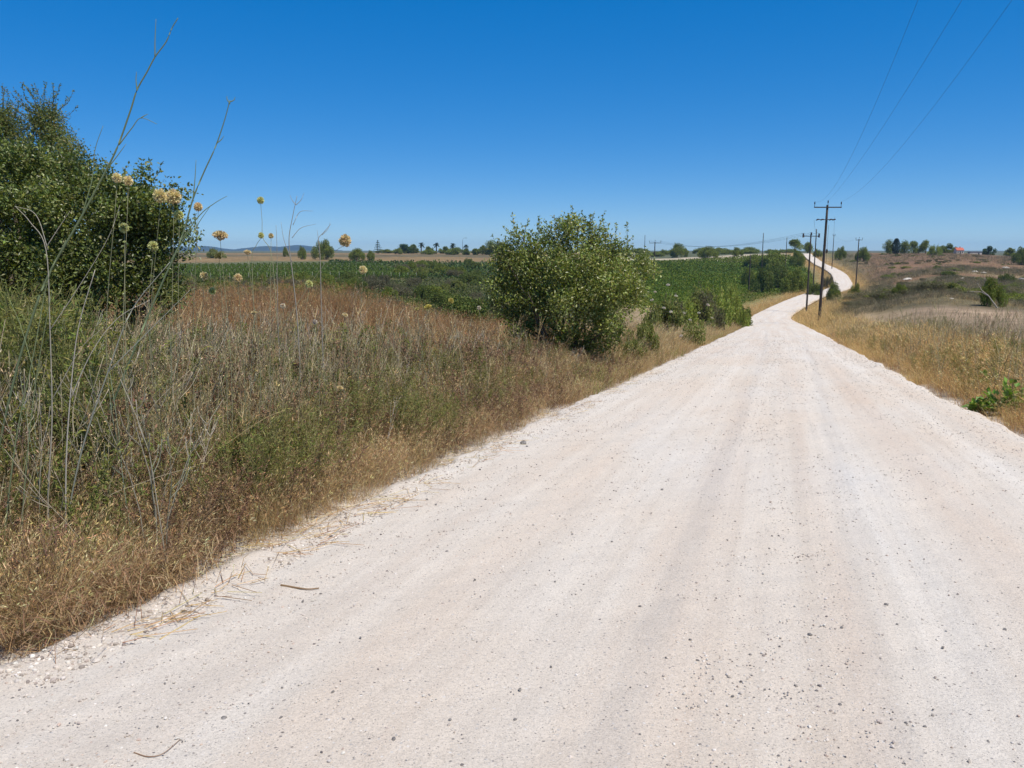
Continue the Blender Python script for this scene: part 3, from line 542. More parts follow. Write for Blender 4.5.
g = Geo(); g.add(*box((0, 0, 1.0), (9, 4, 2.0))); build('wall', g, M_wall, s_); g = Geo(); g.add(*gable(9, 4, 2.0, .5, .2)); build('roof', g, M_steel, s_); g = Geo(); g.add(*box((2, -2.03, .8), (1.2, .08, 1.5))); build('door', g, M_dark, s_)

# ------------------------------------------------------------------ power poles and wires
def pole(px, py_top, Y, label, base_z=None, r=.15, arm=None, lean=0.0, ins='pin', arm2=False, cat='power pole', rz=0.0, name='power_pole'):
    """wooden pole; arm = half length of its cross arm"""
    top = at(px, py_top, Y); b_ = np.array([top[0], Y, float(ground_z(top[0], Y))]); H = top[2] - b_[2]; t = empty(name, b_, label, cat, None, rz)
    g = Geo(); z = np.linspace(-.8, H, 9); g.add(*tube(np.stack([lean * z / H, 0 * z, z], 1), np.linspace(r * 1.15, r * .75, 9), (.05, .04, .03), 12)); build('pole_shaft', g, M_wood, t, smooth=True)
    g = Geo(); g.add(*box((lean, -r * 1.0, 1.9), (.18, .02, .24))); 
    if arm:
        g = Geo(); g.add(*box((lean, -r * .9, H - .28), (2 * arm, .11, .13))); build('crossarm', g, M_wood if ins == 'pin' else M_steel, t)
        for sx in (-1, 0, 1):
            g = Geo(); x_ = lean + sx * (arm - .05); zb = H - .21 if sx else H - .05
            if ins == 'pin':
                g.add(*tube([[x_, -r * .9, zb - .1], [x_, -r * .9, zb + .38]], .03, (.1, .1, .1), 6)); it = build('insulator_pin', g, M_steel, t); g = Geo(); zz = np.array([.30, .34, .40, .44, .50, .56, .6]); g.add(*tube(np.stack([0 * zz + x_, 0 * zz - r * .9, zz + zb], 1), [.05, .085, .06, .08, .055, .06, .03], (.05, .03, .02), 10)); build('insulator', g, M_porcelain, it, smooth=True)
            else:
                zz = np.array([-.05, .02, .1, .2, .3, .38, .42]); g.add(*tube(np.stack([0 * zz + x_, 0 * zz - r * .9, zz + zb], 1), np.array([.06, .16, .16, .09, .16, .15, .05]), (.05, .03, .02), 10)); build('insulator', g, M_porcelain, t, smooth=True)
                if sx: g = Geo(); zz = np.array([-.3, -.24, -.12, -.05]); g.add(*tube(np.stack([0 * zz + x_, 0 * zz - r * .9, zz + zb], 1), [.08, .17, .17, .06], (.05, .03, .02), 10)); build('insulator', g, M_porcelain, t, smooth=True)
    if arm2:
        g = Geo(); z2 = H - 1.75; g.add(*box((lean * .8 + .05, -r, z2), (1.9, .1, .1))); build('lower_crossarm', g, M_steel, t)
        for x_ in (-1.05, -.5, .55, .95):
            g = Geo(); g.add(*tube([[x_ - .18, -r * 1.2, z2 - .08], [x_, -r * 1.2, z2 + .02], [x_ + .2, -r * 1.2, z2 + .05]], [.05, .09, .05], (.05, .05, .05), 8)); build('switch_fuse', g, M_porcelain, t)
    return t, top
PT, ptop = pole(826.5, 205, 100, 'tallest wooden power pole with raised end insulators and a lower switch arm', r=.17, arm=1.66, arm2=True, lean=.12)
P2, p2 = pole(811, 234.5, 140, 'shorter power pole with double dark insulators in front of the far road', r=.15, arm=1.4, ins='double')
P3, p3 = pole(816.6, 229, 205, 'thin bare pole seen just beside the pole with double insulators', r=.15, arm=None)
P4, p4 = pole(859, 239, 240, 'small power pole with short arm on the dry hillside right of the road', r=.17, arm=1.0)
P5, p5 = pole(655, 242, 235, 'lone power pole with three insulators standing in the green field', r=.17, arm=1.7)
P6, p6 = pole(763.5, 233, 300, 'bare thin pole rising out of the dark thicket', r=.16); P7, p7 = pole(787, 237.5, 330, 'bare pole beside the umbrella-shaped tree', r=.16)
P8, p8 = pole(750.5, 254.5, 208, 'stout short wooden post in front of the green clump', r=.16); P9, p9 = pole(645, 235, 430, 'faint slender mast on the skyline above the green field', r=.16)
P10, p10 = pole(834, 235, 330, 'distant thin pole with stay near the crest of the road', r=.15, arm=.5)
def wire(pts, label, r=.0062, group=None, name='power_wire'):
    g = Geo(); g.add(*tube(pts, r, (.06, .06, .06), 5)); return tag(build(name, g, M_wire), label, 'wire', group)
X0 = PT.location; HT = ptop[2]
for q, (sx, tp, md) in enumerate([(-1, (918, 0), (880, 93)), (0, (962, 0), (914, 78)), (1, (1012, 0), (956, 77))]):
    A = np.array([ptop[0] + .12 + sx * 1.6, 99.8, ptop[2] + (.4 if sx else .55)]); B = at(*tp, 30.0); bX = (A[0] - B[0]) / (A[1] - B[1])
    den = FPX * math.cos(TH) + (384 - md[1]) * math.sin(TH); k = (md[0] - 512) / den; Ym = (B[0] - bX * B[1]) / (k - bX); Cc = at(*md, Ym)
    cz = np.polyfit([A[1], B[1], Cc[1]], [A[2], B[2], Cc[2]], 2) if 34 < Ym < 92 else np.polyfit([A[1], B[1]], [A[2], B[2]], 1)
    Yv = np.linspace(A[1], -24, 60); wire(np.stack([B[0] + bX * (Yv - B[1]), Yv, np.polyval(cz, Yv)], 1), ['wire from the left end of the tallest pole running overhead', 'middle overhead wire from the top of the tallest pole', 'overhead wire from the right end of the tallest pole'][q], .0052)
def span(a, b, sag, label, r=.012, group=None):
    t = np.linspace(0, 1, 40)[:, None]; wire(a * (1 - t) + b * t - np.array([0, 0, 1]) * 4 * sag * t * (1 - t), label, r, group)
for q, dx in enumerate((-1.4, 0, 1.4)): span(p5 + [dx, 0, .3], p2 + [(-1.15, 0, 1.15)[q], 0, .3], 2.0, 'thin sagging wire between the field pole and the double-insulator pole', .014, 'wires sagging over the green field')
span(p2 + [1.1, 0, .2], ptop + [-1.4, 0, -1.8], .6, 'short wire linking the double-insulator pole to the lower arm of the tallest pole'); span(ptop + [1.1, 0, -1.4], p10 + [0, 0, .2], 3.5, 'wire descending from the tallest pole towards the crest'); span(p10 + [.3, 0, 0], p4 + [-.6, 0, .2], 1.5, 'slack wire to the small pole on the hillside')
g = Geo(); a_, b_ = ptop + [.5, .2, -2.4], np.array([ptop[0] + 3.4, 108., 0]); b_[2] = ground_z(b_[0], b_[1]); g.add(*tube([a_, (a_ + b_) / 2, b_], .014, (.1, .1, .1), 5)); st_ = tag(build('stay_wire', g, M_wire), 'slanting stay wire with an egg insulator behind the tallest pole', 'stay wire')
g = Geo(); zz = np.linspace(.24, .29, 6)[:, None]; g.add(*tube(a_ * (1 - zz) + b_ * zz, [.03, .1, .12, .12, .1, .03], (.05, .03, .02), 8)); build('insulator', g, M_porcelain, st_)
# distant street lamp by the palms
lp = on(463, 580); t = empty('street_lamp', lp, 'tall curved street lamp among the skyline palms', 'street lamp'); Hh = 16 * 580 / FPX
g = Geo(); g.add(*tube([[0, 0, -.3], [0, 0, Hh * .6], [0, 0, Hh * .85], [.5, 0, Hh * .97], [2.0, 0, Hh]], [.14, .12, .1, .08, .07], (.1, .1, .1), 8)); build('lamp_post', g, M_steel, t, smooth=True); g = Geo(); g.add(*box((2.5, 0, Hh), (1.2, .4, .22))); build('lamp_head', g, M_steel, t)

# ------------------------------------------------------------------ vineyard rows and the green crop
rg = np.random.default_rng(77)
dirv = norm(np.array([(282 - 512) / 808, 1.0])); per = np.array([dirv[1], -dirv[0]]); c0 = np.array([230 * (300 - 512) / 808, 230.])
vproto = None
for q in range(36):
    o = c0 + per * (q - 22) * 2.0; L_ = 46
    if vproto is None:
        g = Geo(); n = 3600; s1 = rg.uniform(-L_, L_, n); u_ = rg.normal(0, .38, n); z = rg.uniform(.1, 1.15, n) * (1 - .3 * np.abs(u_)); p = np.stack([u_, s1, z], 1); lv = leaves(p, rdir(n) + [0, 0, .3], rdir(n) + [0, 0, .7], rg.uniform(.22, .42, n), rg.uniform(.2, .34, n), vary(pick([(.09, .14, .03), (.12, .17, .04), (.07, .10, .025)], n), n))
        g.add(*lv); vproto = empty('vine_row', (0, 0, 0), 'row of green vines in the distant vineyard', 'vine row', 'rows of vines in the distant vineyard'); build('foliage', g, M_far, vproto)
        for y_ in np.linspace(-L_, L_, 5): g = Geo(); g.add(*tube([[0, y_, -.4], [0, y_, .7], [0, y_, 1.6]], .05, (.4, .36, .28), 5)); build('stake', g, M_solid, vproto)
        vo = vproto
    else: vo = copy_tree(vproto)
    zc = ground_z(o[0], o[1]); z1 = ground_z(*(o + dirv * L_)); z0 = ground_z(*(o - dirv * L_)); vo.location = (o[0], o[1], float(z0 + z1) / 2 + .05)
    vo.rotation_euler = (math.atan2(float(z1 - z0), 2 * L_), 0, -math.atan2(dirv[0], dirv[1]))
def scatter_leafy(n, pxr, Yr, cols, L, hmax, keep=None, bias=1.0):
    Y = Yr[0] * (Yr[1] / Yr[0]) ** (rg.random(n) ** bias); x = Y * (rg.uniform(*pxr, n) - 512) / 808
    if keep is not None: k = keep(x, Y); x, Y = x[k], Y[k]
    n = len(x); s = np.clip(Y / 200, .35, 2); p = np.stack([x, Y, ground_z(x, Y) + rg.random(n) * hmax * (.4 + noise(x, Y, 5))], 1)
    return leaves(p, rdir(n) + [0, 0, .5], rdir(n) + [0, 0, .8], L * s * rg.uniform(.6, 1.3, n), L * s * .7 * np.ones(n), vary(pick(cols, n), n, .3) * (.7 + .6 * fbm(x, Y, 14, 3))[:, None])
g = Geo(); g.add(*scatter_leafy(110000, (560, 830), (125, 430), [(.095, .135, .016), (.115, .16, .02), (.075, .11, .015), (.15, .165, .03)], .36, .55, lambda x, y: (road_near(x, y)[0] < -9)))
g.add(*scatter_leafy(60000, (150, 560), (40, 190), [(.07, .09, .026), (.10, .12, .035), (.055, .07, .022), (.13, .13, .05)], .42, .8)); g.add(*scatter_leafy(9000, (330, 560), (190, 340), [(.06, .10, .03), (.08, .11, .04)], .6, 1.0))
tag(build('field_crop', g, M_far), None, None, None, 'stuff')

# ------------------------------------------------------------------ ground cover: grasses and weeds
STRAW = [(.56, .41, .19), (.48, .33, .145), (.62, .49, .27), (.38, .25, .12)]; RUST = [(.40, .225, .09), (.46, .29, .13), (.29, .165, .08), (.41, .195, .07), (.44, .36, .21), (.22, .135, .075)]
GREENW = [(.22, .245, .06), (.28, .28, .085), (.16, .20, .05), (.33, .30, .12)]; GREYW = [(.33, .30, .15), (.44, .38, .24), (.27, .26, .13), (.50, .42, .28), (.36, .25, .15), (.26, .19, .12)]
pr = np.random.default_rng(90)
def tuft(n, H, spread, lean, W, cols, heads=0., hl=.03):
    g = Geo(); P = np.stack([pr.normal(0, spread, n), pr.normal(0, spread, n), np.full(n, -.03)], 1); h_ = H * pr.uniform(.45, 1.1, n); ln = pr.normal(0, lean, (n, 2)) + P[:, :2] * 2; C = vary(pick(cols, n, pr), n, .25, pr)
    g.add(*blades(P, h_, ln, np.full(n, W), C, 3, .25, pr))
    k = pr.random(n) < heads
    if k.any():
        L3 = np.hstack([ln, -.35 * (ln ** 2).sum(1, keepdims=True)]); tip = P + np.array([0, 0, 1]) * h_[:, None] + L3 * h_[:, None]
        m_ = int(k.sum())
        for e in range(3):
            q = tip[k] + pr.normal(0, hl * .3, (m_, 3)); g.add(*leaves(q - [0, 0, hl * .5], L3[k] + [0, 0, .8] + pr.normal(0, .4, (m_, 3)), rdir(m_, pr), hl * pr.uniform(.6, 1.3, m_), np.full(m_, hl * .15), vary(np.minimum(C[k] * 1.35, .8), m_, .2, pr)))
    return g.arr()
def thatch(n, r, cols):
    g = Geo(); P = np.stack([pr.normal(0, r, n), pr.normal(0, r, n), pr.uniform(.0, .16, n)], 1); a = pr.random(n) * 6.283; d_ = np.stack([np.cos(a), np.sin(a), pr.uniform(-.1, .7, n)], 1); L_ = pr.uniform(.04, .15, n)
    md = P + d_ * L_[:, None] * .5 + [0, 0, .03]; e = P + d_ * L_[:, None]; s = norm(np.cross(d_, [0, 0, 1.]) + pr.normal(0, .5, (n, 3))) * .0014
    V = np.stack([P - s, P + s, md - s, md + s, e - s * .4, e + s * .4], 1).reshape(-1, 3); F = (np.array([[0, 1, 3, 2], [2, 3, 5, 4]])[None] + (np.arange(n) * 6)[:, None, None]).reshape(-1, 4)
    g.add(V, F, np.repeat(vary(pick(cols, n, pr), n, .3, pr), 6, axis=0)); return g.arr()
def weed(H, nb, nl, L, cols, scol, asp=.3, r=.004):
    g = Geo(); bend = pr.normal(0, .1, 2); t = np.linspace(0, 1, 5); P = np.stack([bend[0] * t ** 2 * H, bend[1] * t ** 2 * H, t * H], 1); g.add(*tube(P, r * np.linspace(1, .4, 5), scol, 3, False)); pts = [P]
    for b_ in range(nb):
        f = pr.uniform(.15, .9); o = np.array([np.interp(f, t, P[:, z]) for z in range(3)]); a = pr.random() * 6.283; ln = H * pr.uniform(.2, .5) * (1.15 - f); d_ = np.array([math.cos(a) * .7, math.sin(a) * .7, 1.0]); Q = np.array([o, o + d_ * ln * .5, o + d_ * ln * .9 + [0, 0, ln * .25]]); g.add(*tube(Q, r * np.array([.6, .45, .25]), scol, 3, False)); pts.append(Q)
    if nl:
        for Q in pts:
            m_ = max(3, nl // len(pts)); f = pr.random(m_); tq = np.linspace(0, 1, len(Q)); p = np.stack([np.interp(f, tq, Q[:, z]) for z in range(3)], 1) + pr.normal(0, L * .25, (m_, 3)); g.add(*leaves(p, rdir(m_, pr) + [0, 0, .5], rdir(m_, pr) + [0, 0, .6], L * pr.uniform(.5, 1.2, m_), np.full(m_, L * asp), vary(pick(cols, m_, pr), m_, .3, pr)))
    return g.arr()
T_rust = [tuft(26, .55, .05, .22, .0036, RUST + STRAW[1:2], .7, .03) for _ in range(5)]
T_straw = [tuft(26, .5, .05, .3, .0026, STRAW, .6, .03) for _ in range(5)]
T_green = [tuft(22, .45, .06, .3, .005, GREENW, .2, .03) for _ in range(3)] + [weed(.6, 7, 110, .035, GREENW, (.16, .17, .07)) for _ in range(4)]
T_fine = [weed(.55, 9, 120, .04, [(.24, .25, .08), (.30, .27, .11), (.18, .20, .06)], (.30, .25, .13), .14, .0025) for _ in range(4)]
T_stem = [weed(1.0, pr.integers(2, 6), 16, .03, GREYW, GREYW[k % 6], .25, .0038) for k in range(8)]
T_tall = [weed(1.0, 10, 190, .05, GREENW, (.20, .24, .10), .22, .005) for _ in range(4)] + [weed(1.05, 12, 260, .06, [(.24, .26, .08), (.30, .30, .11)], (.26, .27, .11), .08, .005) for _ in range(3)]
T_dead = [weed(pr.uniform(.8, 1.15), int(pr.integers(4, 10)), 26, .022, [c_, STRAW[2]], c_, .35, .0045) for c_ in [(.60, .49, .30), (.30, .20, .11), (.50, .45, .36), (.42, .29, .16), (.55, .42, .22), (.22, .15, .09), (.48, .40, .29), (.36, .33, .24)]]
T_brown = [weed(.5, 9, 70, .025, [(.27, .155, .085), (.35, .22, .12), (.20, .12, .07)], (.22, .145, .09), .4, .003) for _ in range(4)]
T_thatch = [thatch(80, .14, [(.42, .28, .14), (.34, .21, .11), (.50, .38, .2), (.24, .145, .085)]) for _ in range(4)]
# coarser, wider-bladed kinds for ground farther off
F_rust = [tuft(16, .62, .16, .2, .012, RUST, .6, .05) for _ in range(4)]; F_straw = [tuft(16, .6, .16, .25, .011, STRAW, .6, .055) for _ in range(4)]; F_green = [tuft(16, .55, .16, .3, .014, GREENW, .3, .07) for _ in range(3)]
def area(n, u0, u1, Y0, Y1, side=-1, bias=1.0):
    """random places beside the road: side distance from the road edge u0..u1, depth Y0..Y1, thinning with distance"""
    Y = Y0 * (Y1 / Y0) ** rg.random(n); u = u0 + (u1 - u0) * rg.random(n) ** bias; x, y = lane(side * (HW + u), Y); k = (np.abs(x / np.maximum(y, .5)) < .82) & (y > 1.5); return x[k], y[k], u[k]
def place(geo, protos, x, y, sc, tint=.2, tilt=.12, sink=.0):
    n = len(x)
    if n: instance(geo, protos, np.stack([x, y, ground_z(x, y) - sink], 1), np.asarray(sc) * np.ones(n), vary((1, 1, 1), n, tint, rg, .08) if tint else None, tilt, rg)
gd, gg, gs = Geo(), Geo(), Geo()
# left verge, near
edge_n = lambda x, y: 1.1 * (fbm(x, y, 1.5, 14) - .42)
x, y, u = area(2400, .1, 1.5, 2.6, 16); k = u > .28 + edge_n(x, y) * .9; place(gd, T_thatch, x[k], y[k], rg.uniform(.7, 1.3, k.sum()), .35)
x, y, u = area(4200, .2, 2.6, 2.6, 22); k = u > .35 + edge_n(x, y); place(gd, T_straw, x[k], y[k], np.clip(.25 + u[k] * .42, .2, .95) * rg.uniform(.7, 1.25, k.sum()), .3)
x, y, u = area(2600, .2, 3.2, 2.6, 22); k = u > .4 + edge_n(x, y); place(gd, T_brown, x[k], y[k], np.clip(.35 + u[k] * .4, .3, 1.2) * rg.uniform(.7, 1.3, k.sum()), .3)
x, y, u = area(1900, .25, 5, 2.6, 20); k = (fbm(x, y, 1.6, 31) > .42) & (u > .4 + edge_n(x, y)); place(gg, T_fine, x[k], y[k], np.clip(.4 + u[k] * .35, .4, 1.3) * rg.uniform(.7, 1.3, k.sum()), .3)
x, y, u = area(1600, .7, 6, 2.6, 14); k = (fbm(x, y, 1.3, 33) > .47) | (pxof(x, y) < 60); place(gg, T_green, x[k], y[k], np.clip(.5 + u[k] * .35, .4, 1.5) * rg.uniform(.7, 1.3, k.sum()), .3)
x, y, u = area(1500, .8, 5.5, 3.0, 11); k = (fbm(x, y, 2.2, 35) > .42); place(gs, T_stem, x[k], y[k], np.clip(.5 + u[k] * .3, .4, 1.05) * rg.uniform(.7, 1.2, k.sum()), .25, .16)
x, y, u = area(1300, .8, 4.2, 4, 10); k = (pxof(x, y) < 60 + 80 * rg.random(len(x))) & (fbm(x, y, .9, 62) > .46); place(gg, T_tall, x[k], y[k], 1.12 * np.clip(.55 + u[k] * .3, .5, 1.1) * rg.uniform(.7, 1.2, k.sum()), .25, .16)
x, y, u = area(2200, 1.0, 5, 4, 9); place(gs, T_stem, x, y, np.clip(.45 + u * .2, .5, 1.0) * rg.uniform(.6, 1.25, len(x)), .3, .28)
x, y, u = area(2600, .9, 8, 4, 16); k = fbm(x, y, 1.4, 63) > .42; place(gd, T_straw, x[k], y[k], rg.uniform(.8, 1.6, k.sum()), .3, .2)
x, y, u = area(1500, .9, 7, 4, 14); k = fbm(x, y, 1.1, 64) > .45; place(gd, T_brown, x[k], y[k], rg.uniform(.9, 1.9, k.sum()), .3, .2)
x, y, u = area(260, 1.5, 4, 4, 8); k = fbm(x, y, 1.5, 61) > .45; place(gg, T_tall, x[k], y[k], rg.uniform(.45, .8, k.sum()), .3, .16)
x, y, u = area(900, .15, .8, 2.6, 24); k = fbm(x, y, .8, 65) > .46; place(gd, T_straw, x[k], y[k], rg.uniform(.6, 1.1, k.sum()), .4, .4); x, y, u = area(700, .2, .9, 2.6, 24); k = fbm(x, y, .7, 66) > .48; place(gd, T_brown, x[k], y[k], rg.uniform(.6, 1.1, k.sum()), .4, .4)
x, y, u = area(800, .3, 2.2, 3.5, 12); k = (fbm(x, y, .9, 67) > .5) & (pxof(x, y) > 200); place(gg, T_fine, x[k], y[k], rg.uniform(.8, 1.5, k.sum()), .25, .25)
x, y, u = area(600, .5, 2.5, 3.2, 10); k = (fbm(x, y, .8, 68) > .5); place(gg, T_green, x[k], y[k], rg.uniform(.6, 1.2, k.sum()), .3, .25)
x, y, u = area(1700, .7, 9, 3.6, 18, bias=1.2); place(gs, T_dead, x, y, np.clip(.5 + u * .2, .55, 1.1) * rg.uniform(.6, 1.3, len(x)), .3, .25)
x, y, u = area(420, 2, 16, 8, 26); place(gs, T_dead, x, y, rg.uniform(.8, 1.25, len(x)), .3, .12)
# brown field behind the weeds
x, y, u = area(10000, 2.0, 26, 5, 36, bias=.8); k = fbm(x, y, 2, 36) > .38; place(gd, T_rust, x[k], y[k], rg.uniform(.7, 1.25, k.sum()) * np.clip(y[k] / 9, .8, 1.7), .45); x, y, u = area(2500, 4, 26, 6, 30, bias=.8); place(gs, T_stem, x, y, rg.uniform(.5, .95, len(x)), .25, .1)
x, y, u = area(2200, 2.5, 26, 10, 38, bias=.8); place(gd, F_rust, x, y, rg.uniform(.7, 1.25, len(x)), .45)
x, y, u = area(1800, 3, 22, 9, 34); k = fbm(x, y, 4, 37) > .5; place(gd, F_straw, x[k], y[k], rg.uniform(.7, 1.2, k.sum()), .25)
# left verge farther on, past the bush
x, y, u = area(3500, .1, 7, 16, 120); k = (u > .35 + edge_n(x, y)); place(gd, F_straw, x[k], y[k], np.clip(.4 + u[k] * .25, .4, 1.1) * rg.uniform(.7, 1.3, k.sum()), .3)
x, y, u = area(2200, .3, 5, 12, 60); place(gd, F_rust, x, y, np.clip(.35 + u * .2, .3, 1.0) * rg.uniform(.7, 1.2, len(x)), .3)
x, y, u = area(1500, .2, 9, 14, 120); k = fbm(x, y, 3, 38) > .5; place(gg, F_green, x[k], y[k], rg.uniform(.5, 1.1, k.sum()), .3)
x, y, u = area(1500, .3, 3.2, 24, 95); place(gd, F_straw, x, y, np.clip(.5 + u * .4, .5, 1.5) * rg.uniform(.7, 1.3, len(x)), .3); x, y, u = area(500, .6, 3.5, 20, 90); place(gs, T_stem, x, y, rg.uniform(.7, 1.2, len(x)), .3, .15)
# right verge
T_straw = [(V, F, C * [1.25, 1.18, 1.0]) for V, F, C in T_straw]; F_pale = [(V, F, C * [1.25, 1.18, 1.0]) for V, F, C in F_straw]
x, y, u = area(4200, .05, 4.0, 9, 120, 1, 1.3); k = (u > .2 + edge_n(x, y)); place(gd, F_pale, x[k], y[k], np.clip(.35 + u[k] * .4, .35, 1.35) * rg.uniform(.6, 1.45, k.sum()) * (.6 + .8 * fbm(x[k], y[k], 4, 71)) * (.4 + .6 * sstep(4.2, 2.0, u[k])), .35)
x, y, u = area(4600, .1, 3.4, 8, 45, 1); k = (u > .25 + edge_n(x, y)); place(gd, T_straw, x[k], y[k], np.clip(.5 + u[k] * .35, .4, 1.3) * rg.uniform(.7, 1.3, k.sum()) * (.45 + .55 * sstep(3.6, 2.0, u[k])), .4)
x, y, u = area(260, 1.0, 4.5, 11, 40, 1); place(gs, T_stem, x, y, rg.uniform(1.0, 1.7, len(x)), .4, .12)
x, y, u = area(1500, .1, 2.0, 8, 60, 1); place(gd, F_rust, x, y, np.clip(.3 + u * .3, .3, .8) * rg.uniform(.7, 1.2, len(x)), .3)
x, y, u = area(2600, .4, 5.5, 9, 60, 1); k = fbm(x, y, 2.5, 39) > .44; place(gs, T_stem, x[k], y[k], rg.uniform(.6, 1.35, k.sum()), .25, .14); place(gg, T_fine, x[~k], y[~k], rg.uniform(.8, 1.5, (~k).sum()), .25)
for po in (PT, P2):
    n = 420; x = po.location.x + rg.normal(.5, 3.0, n); y = po.location.y - 1 + rg.normal(0, 4.0, n); dd_ = road_near(x, y)[0]; k = dd_ > HW + .3; place(gd, F_pale, x[k], y[k], rg.uniform(1.2, 2.3, k.sum()), .35)
# sparse stubble on the bare field and tufts over the far slopes
n = 9000; Y = 24 * (430 / 24) ** rg.random(n); x = Y * (rg.uniform(860, 1090, n) - 512) / 808; dd_ = road_near(x, Y)[0]; k = (dd_ > 5) & (fbm(x, Y, 12, 41) > np.where(Y < 66, .55, .36)); place(gd, F_straw, x[k], Y[k], np.clip(Y[k] / 70, .4, 2.2) * rg.uniform(.6, 1.1, k.sum()) * np.where(Y[k] < 66, .5, .9), .4)
F_olive = [(V, F, np.clip(C * 0 + np.array([(.20, .18, .10), (.15, .15, .08), (.24, .20, .13)][k % 3]) * (C.mean(1, keepdims=True) / C.mean()), 0, 1)) for k, (V, F, C) in enumerate(F_straw)]
n = 16000; Y = 70 * (430 / 70) ** rg.random(n); x = Y * (rg.uniform(835, 1090, n) - 512) / 808; bandv = np.sin(np.log(Y) * 16 + 2.5 * noise(x, Y, 60, 4)); k = (np.abs(road_near(x, Y)[0]) > 6) & ((bandv > -.1) | (x / Y < .47)); place(gd, F_olive, x[k], Y[k], np.clip(Y[k] / 75, 1, 2.6) * rg.uniform(.6, 1.3, k.sum()), .35)
n = 6500; q = rg.integers(82, len(RD) - 1, n); sd = np.where(rg.random(n) < .5, -1, 1); tn = norm(RD[np.minimum(q + 1, len(RD) - 1), :2] - RD[q - 1, :2]); o = RD[q, :2] + rg.normal(0, 3, (n, 2)) ; nn = np.stack([tn[:, 1], -tn[:, 0]], 1); u = RDW[q] + .6 + rg.exponential(2.5, n); x, y = (RD[q, :2] + nn * (sd * u)[:, None] + tn * rg.normal(0, 2.0, (n, 1))).T; k = np.abs(road_near(x, y)[0]) > np.interp(y, RD[:, 1], RDW) + .3; place(gd, F_pale, x[k], y[k], rg.uniform(1.2, 2.4, k.sum()), .3)
tag(build('dry_grass', gd, M_straw), None, None, None, 'stuff'); tag(build('green_weeds', gg, M_scrub), None, None, None, 'stuff'); tag(build('weed_stems', gs, M_stem), None, None, None, 'stuff')
# loose straw along the road edge
g = Geo(); n = 2600; x, y, u = area(n, -.45, .6, 2.6, 30); x2, y2, u2 = area(250, -.3, .4, 8, 40, 1); x, y = np.r_[x, x2], np.r_[y, y2]; k = fbm(x, y, .9, 44) > .45; x, y = x[k], y[k]; n = len(x); a = rg.random(n) * 6.283; L_ = rg.uniform(.05, .3, n); d_ = np.stack([np.cos(a), np.sin(a)], 1) * L_[:, None]; w_ = np.stack([-np.sin(a), np.cos(a)], 1) * .0022
zs = lambda q: surf_z(q[:, 0], q[:, 1]) + .012
p0 = np.stack([x, y], 1); p1 = p0 + d_; z0, z1 = zs(p0), zs(p1) + rg.uniform(0, .02, n); V = np.stack([np.c_[p0 - w_, z0], np.c_[p0 + w_, z0 + .002], np.c_[p1 + w_ * .5, z1 + .002], np.c_[p1 - w_ * .5, z1]], 1); g.add(V, np.arange(4 * n).reshape(n, 4), np.repeat(vary(pick([(.5, .37, .17), (.42, .28, .12), (.30, .18, .09)], n), n, .2), 4, axis=0)); tag(build('straw_litter', g, M_straw), None, None, None, 'stuff')

# ------------------------------------------------------------------ gravel lying loose and single stones
ico = np.array([[0, 0, 1], [.9, 0, .3], [.2, .9, .3], [-.8, .5, .3], [-.7, -.6, .3], [.3, -.9, .3], [0, 0, -.5]]); icoF = np.array([[0, 1, 2, 2], [0, 2, 3, 3], [0, 3, 4, 4], [0, 4, 5, 5], [0, 5, 1, 1]])
icoF = np.array([[0, 1, 2, 3], [0, 3, 4, 5], [0, 5, 1, 1]])[:2]
def pebble(rg_, seg=6):
    t = np.arange(seg) * 2 * np.pi / seg; rings = []
    for z, r in ((-.45, .55), (-.05, 1.0), (.35, .8), (.58, .35)): rr = r * rg_.uniform(.75, 1.25, seg); rings.append(np.stack([np.cos(t) * rr, np.sin(t) * rr * .75, np.full(seg, z) + rg_.normal(0, .06, seg)], 1))
    V = np.vstack(rings); F = [[k * seg + j, k * seg + (j + 1) % seg, (k + 1) * seg + (j + 1) % seg, (k + 1) * seg + j] for k in range(3) for j in range(seg)]; e = 3 * seg; F += [[e, e + 1, e + 2, e + 3], [e, e + 3, e + 4, e + 5]]
    return V, np.array(F), np.ones((len(V), 3))
pebs = [pebble(rg) for _ in range(6)]
g = Geo(); n = 60000; Y = 1.6 * (60 / 1.6) ** rg.random(n); u = rg.uniform(-HW - .3, HW + .3, n); wgt = .35 + .65 * sstep(1.6, HW, np.abs(u)) + .5 * np.exp(-((u - .1) / .4) ** 2); k = rg.random(n) < sstep(60, 14, Y) * wgt * (.35 + 1.2 * sstep(.3, .75, fbm(u * 3, Y, 1.6, 50))); Y, u = Y[k], u[k]; x, y = lane(u, Y); k = (np.abs(x / np.maximum(y, .5)) < .75) & (y > 1.4); x, y = x[k], y[k]; n = len(x)
sz = .0028 + .005 * rg.random(n) ** 4 + .00035 * y; instance(g, pebs, np.stack([x, y, surf_z(x, y) + .15 * sz], 1), sz, vary(pick([(.48, .43, .37), (.53, .49, .44), (.36, .31, .27), (.16, .145, .135), (.42, .33, .27)], n, p=[.36, .30, .19, .07, .08]), n, .2, rng, .02), 0)
x, y, u = area(16000, -.45, 1.0, 2.2, 20); k = fbm(x, y, .6, 52) > .4; x, y = x[k], y[k]; n = len(x); sz = .004 + .011 * rg.random(n) ** 3; instance(g, pebs, np.stack([x, y, surf_z(x, y) + .2 * sz], 1), sz, vary(pick([(.53, .47, .40), (.45, .39, .33), (.57, .52, .46), (.3, .25, .21)], n), n, .2, rng, .02), 0)
tag(build('gravel', g, M_solid), None, None, None, 'stuff')
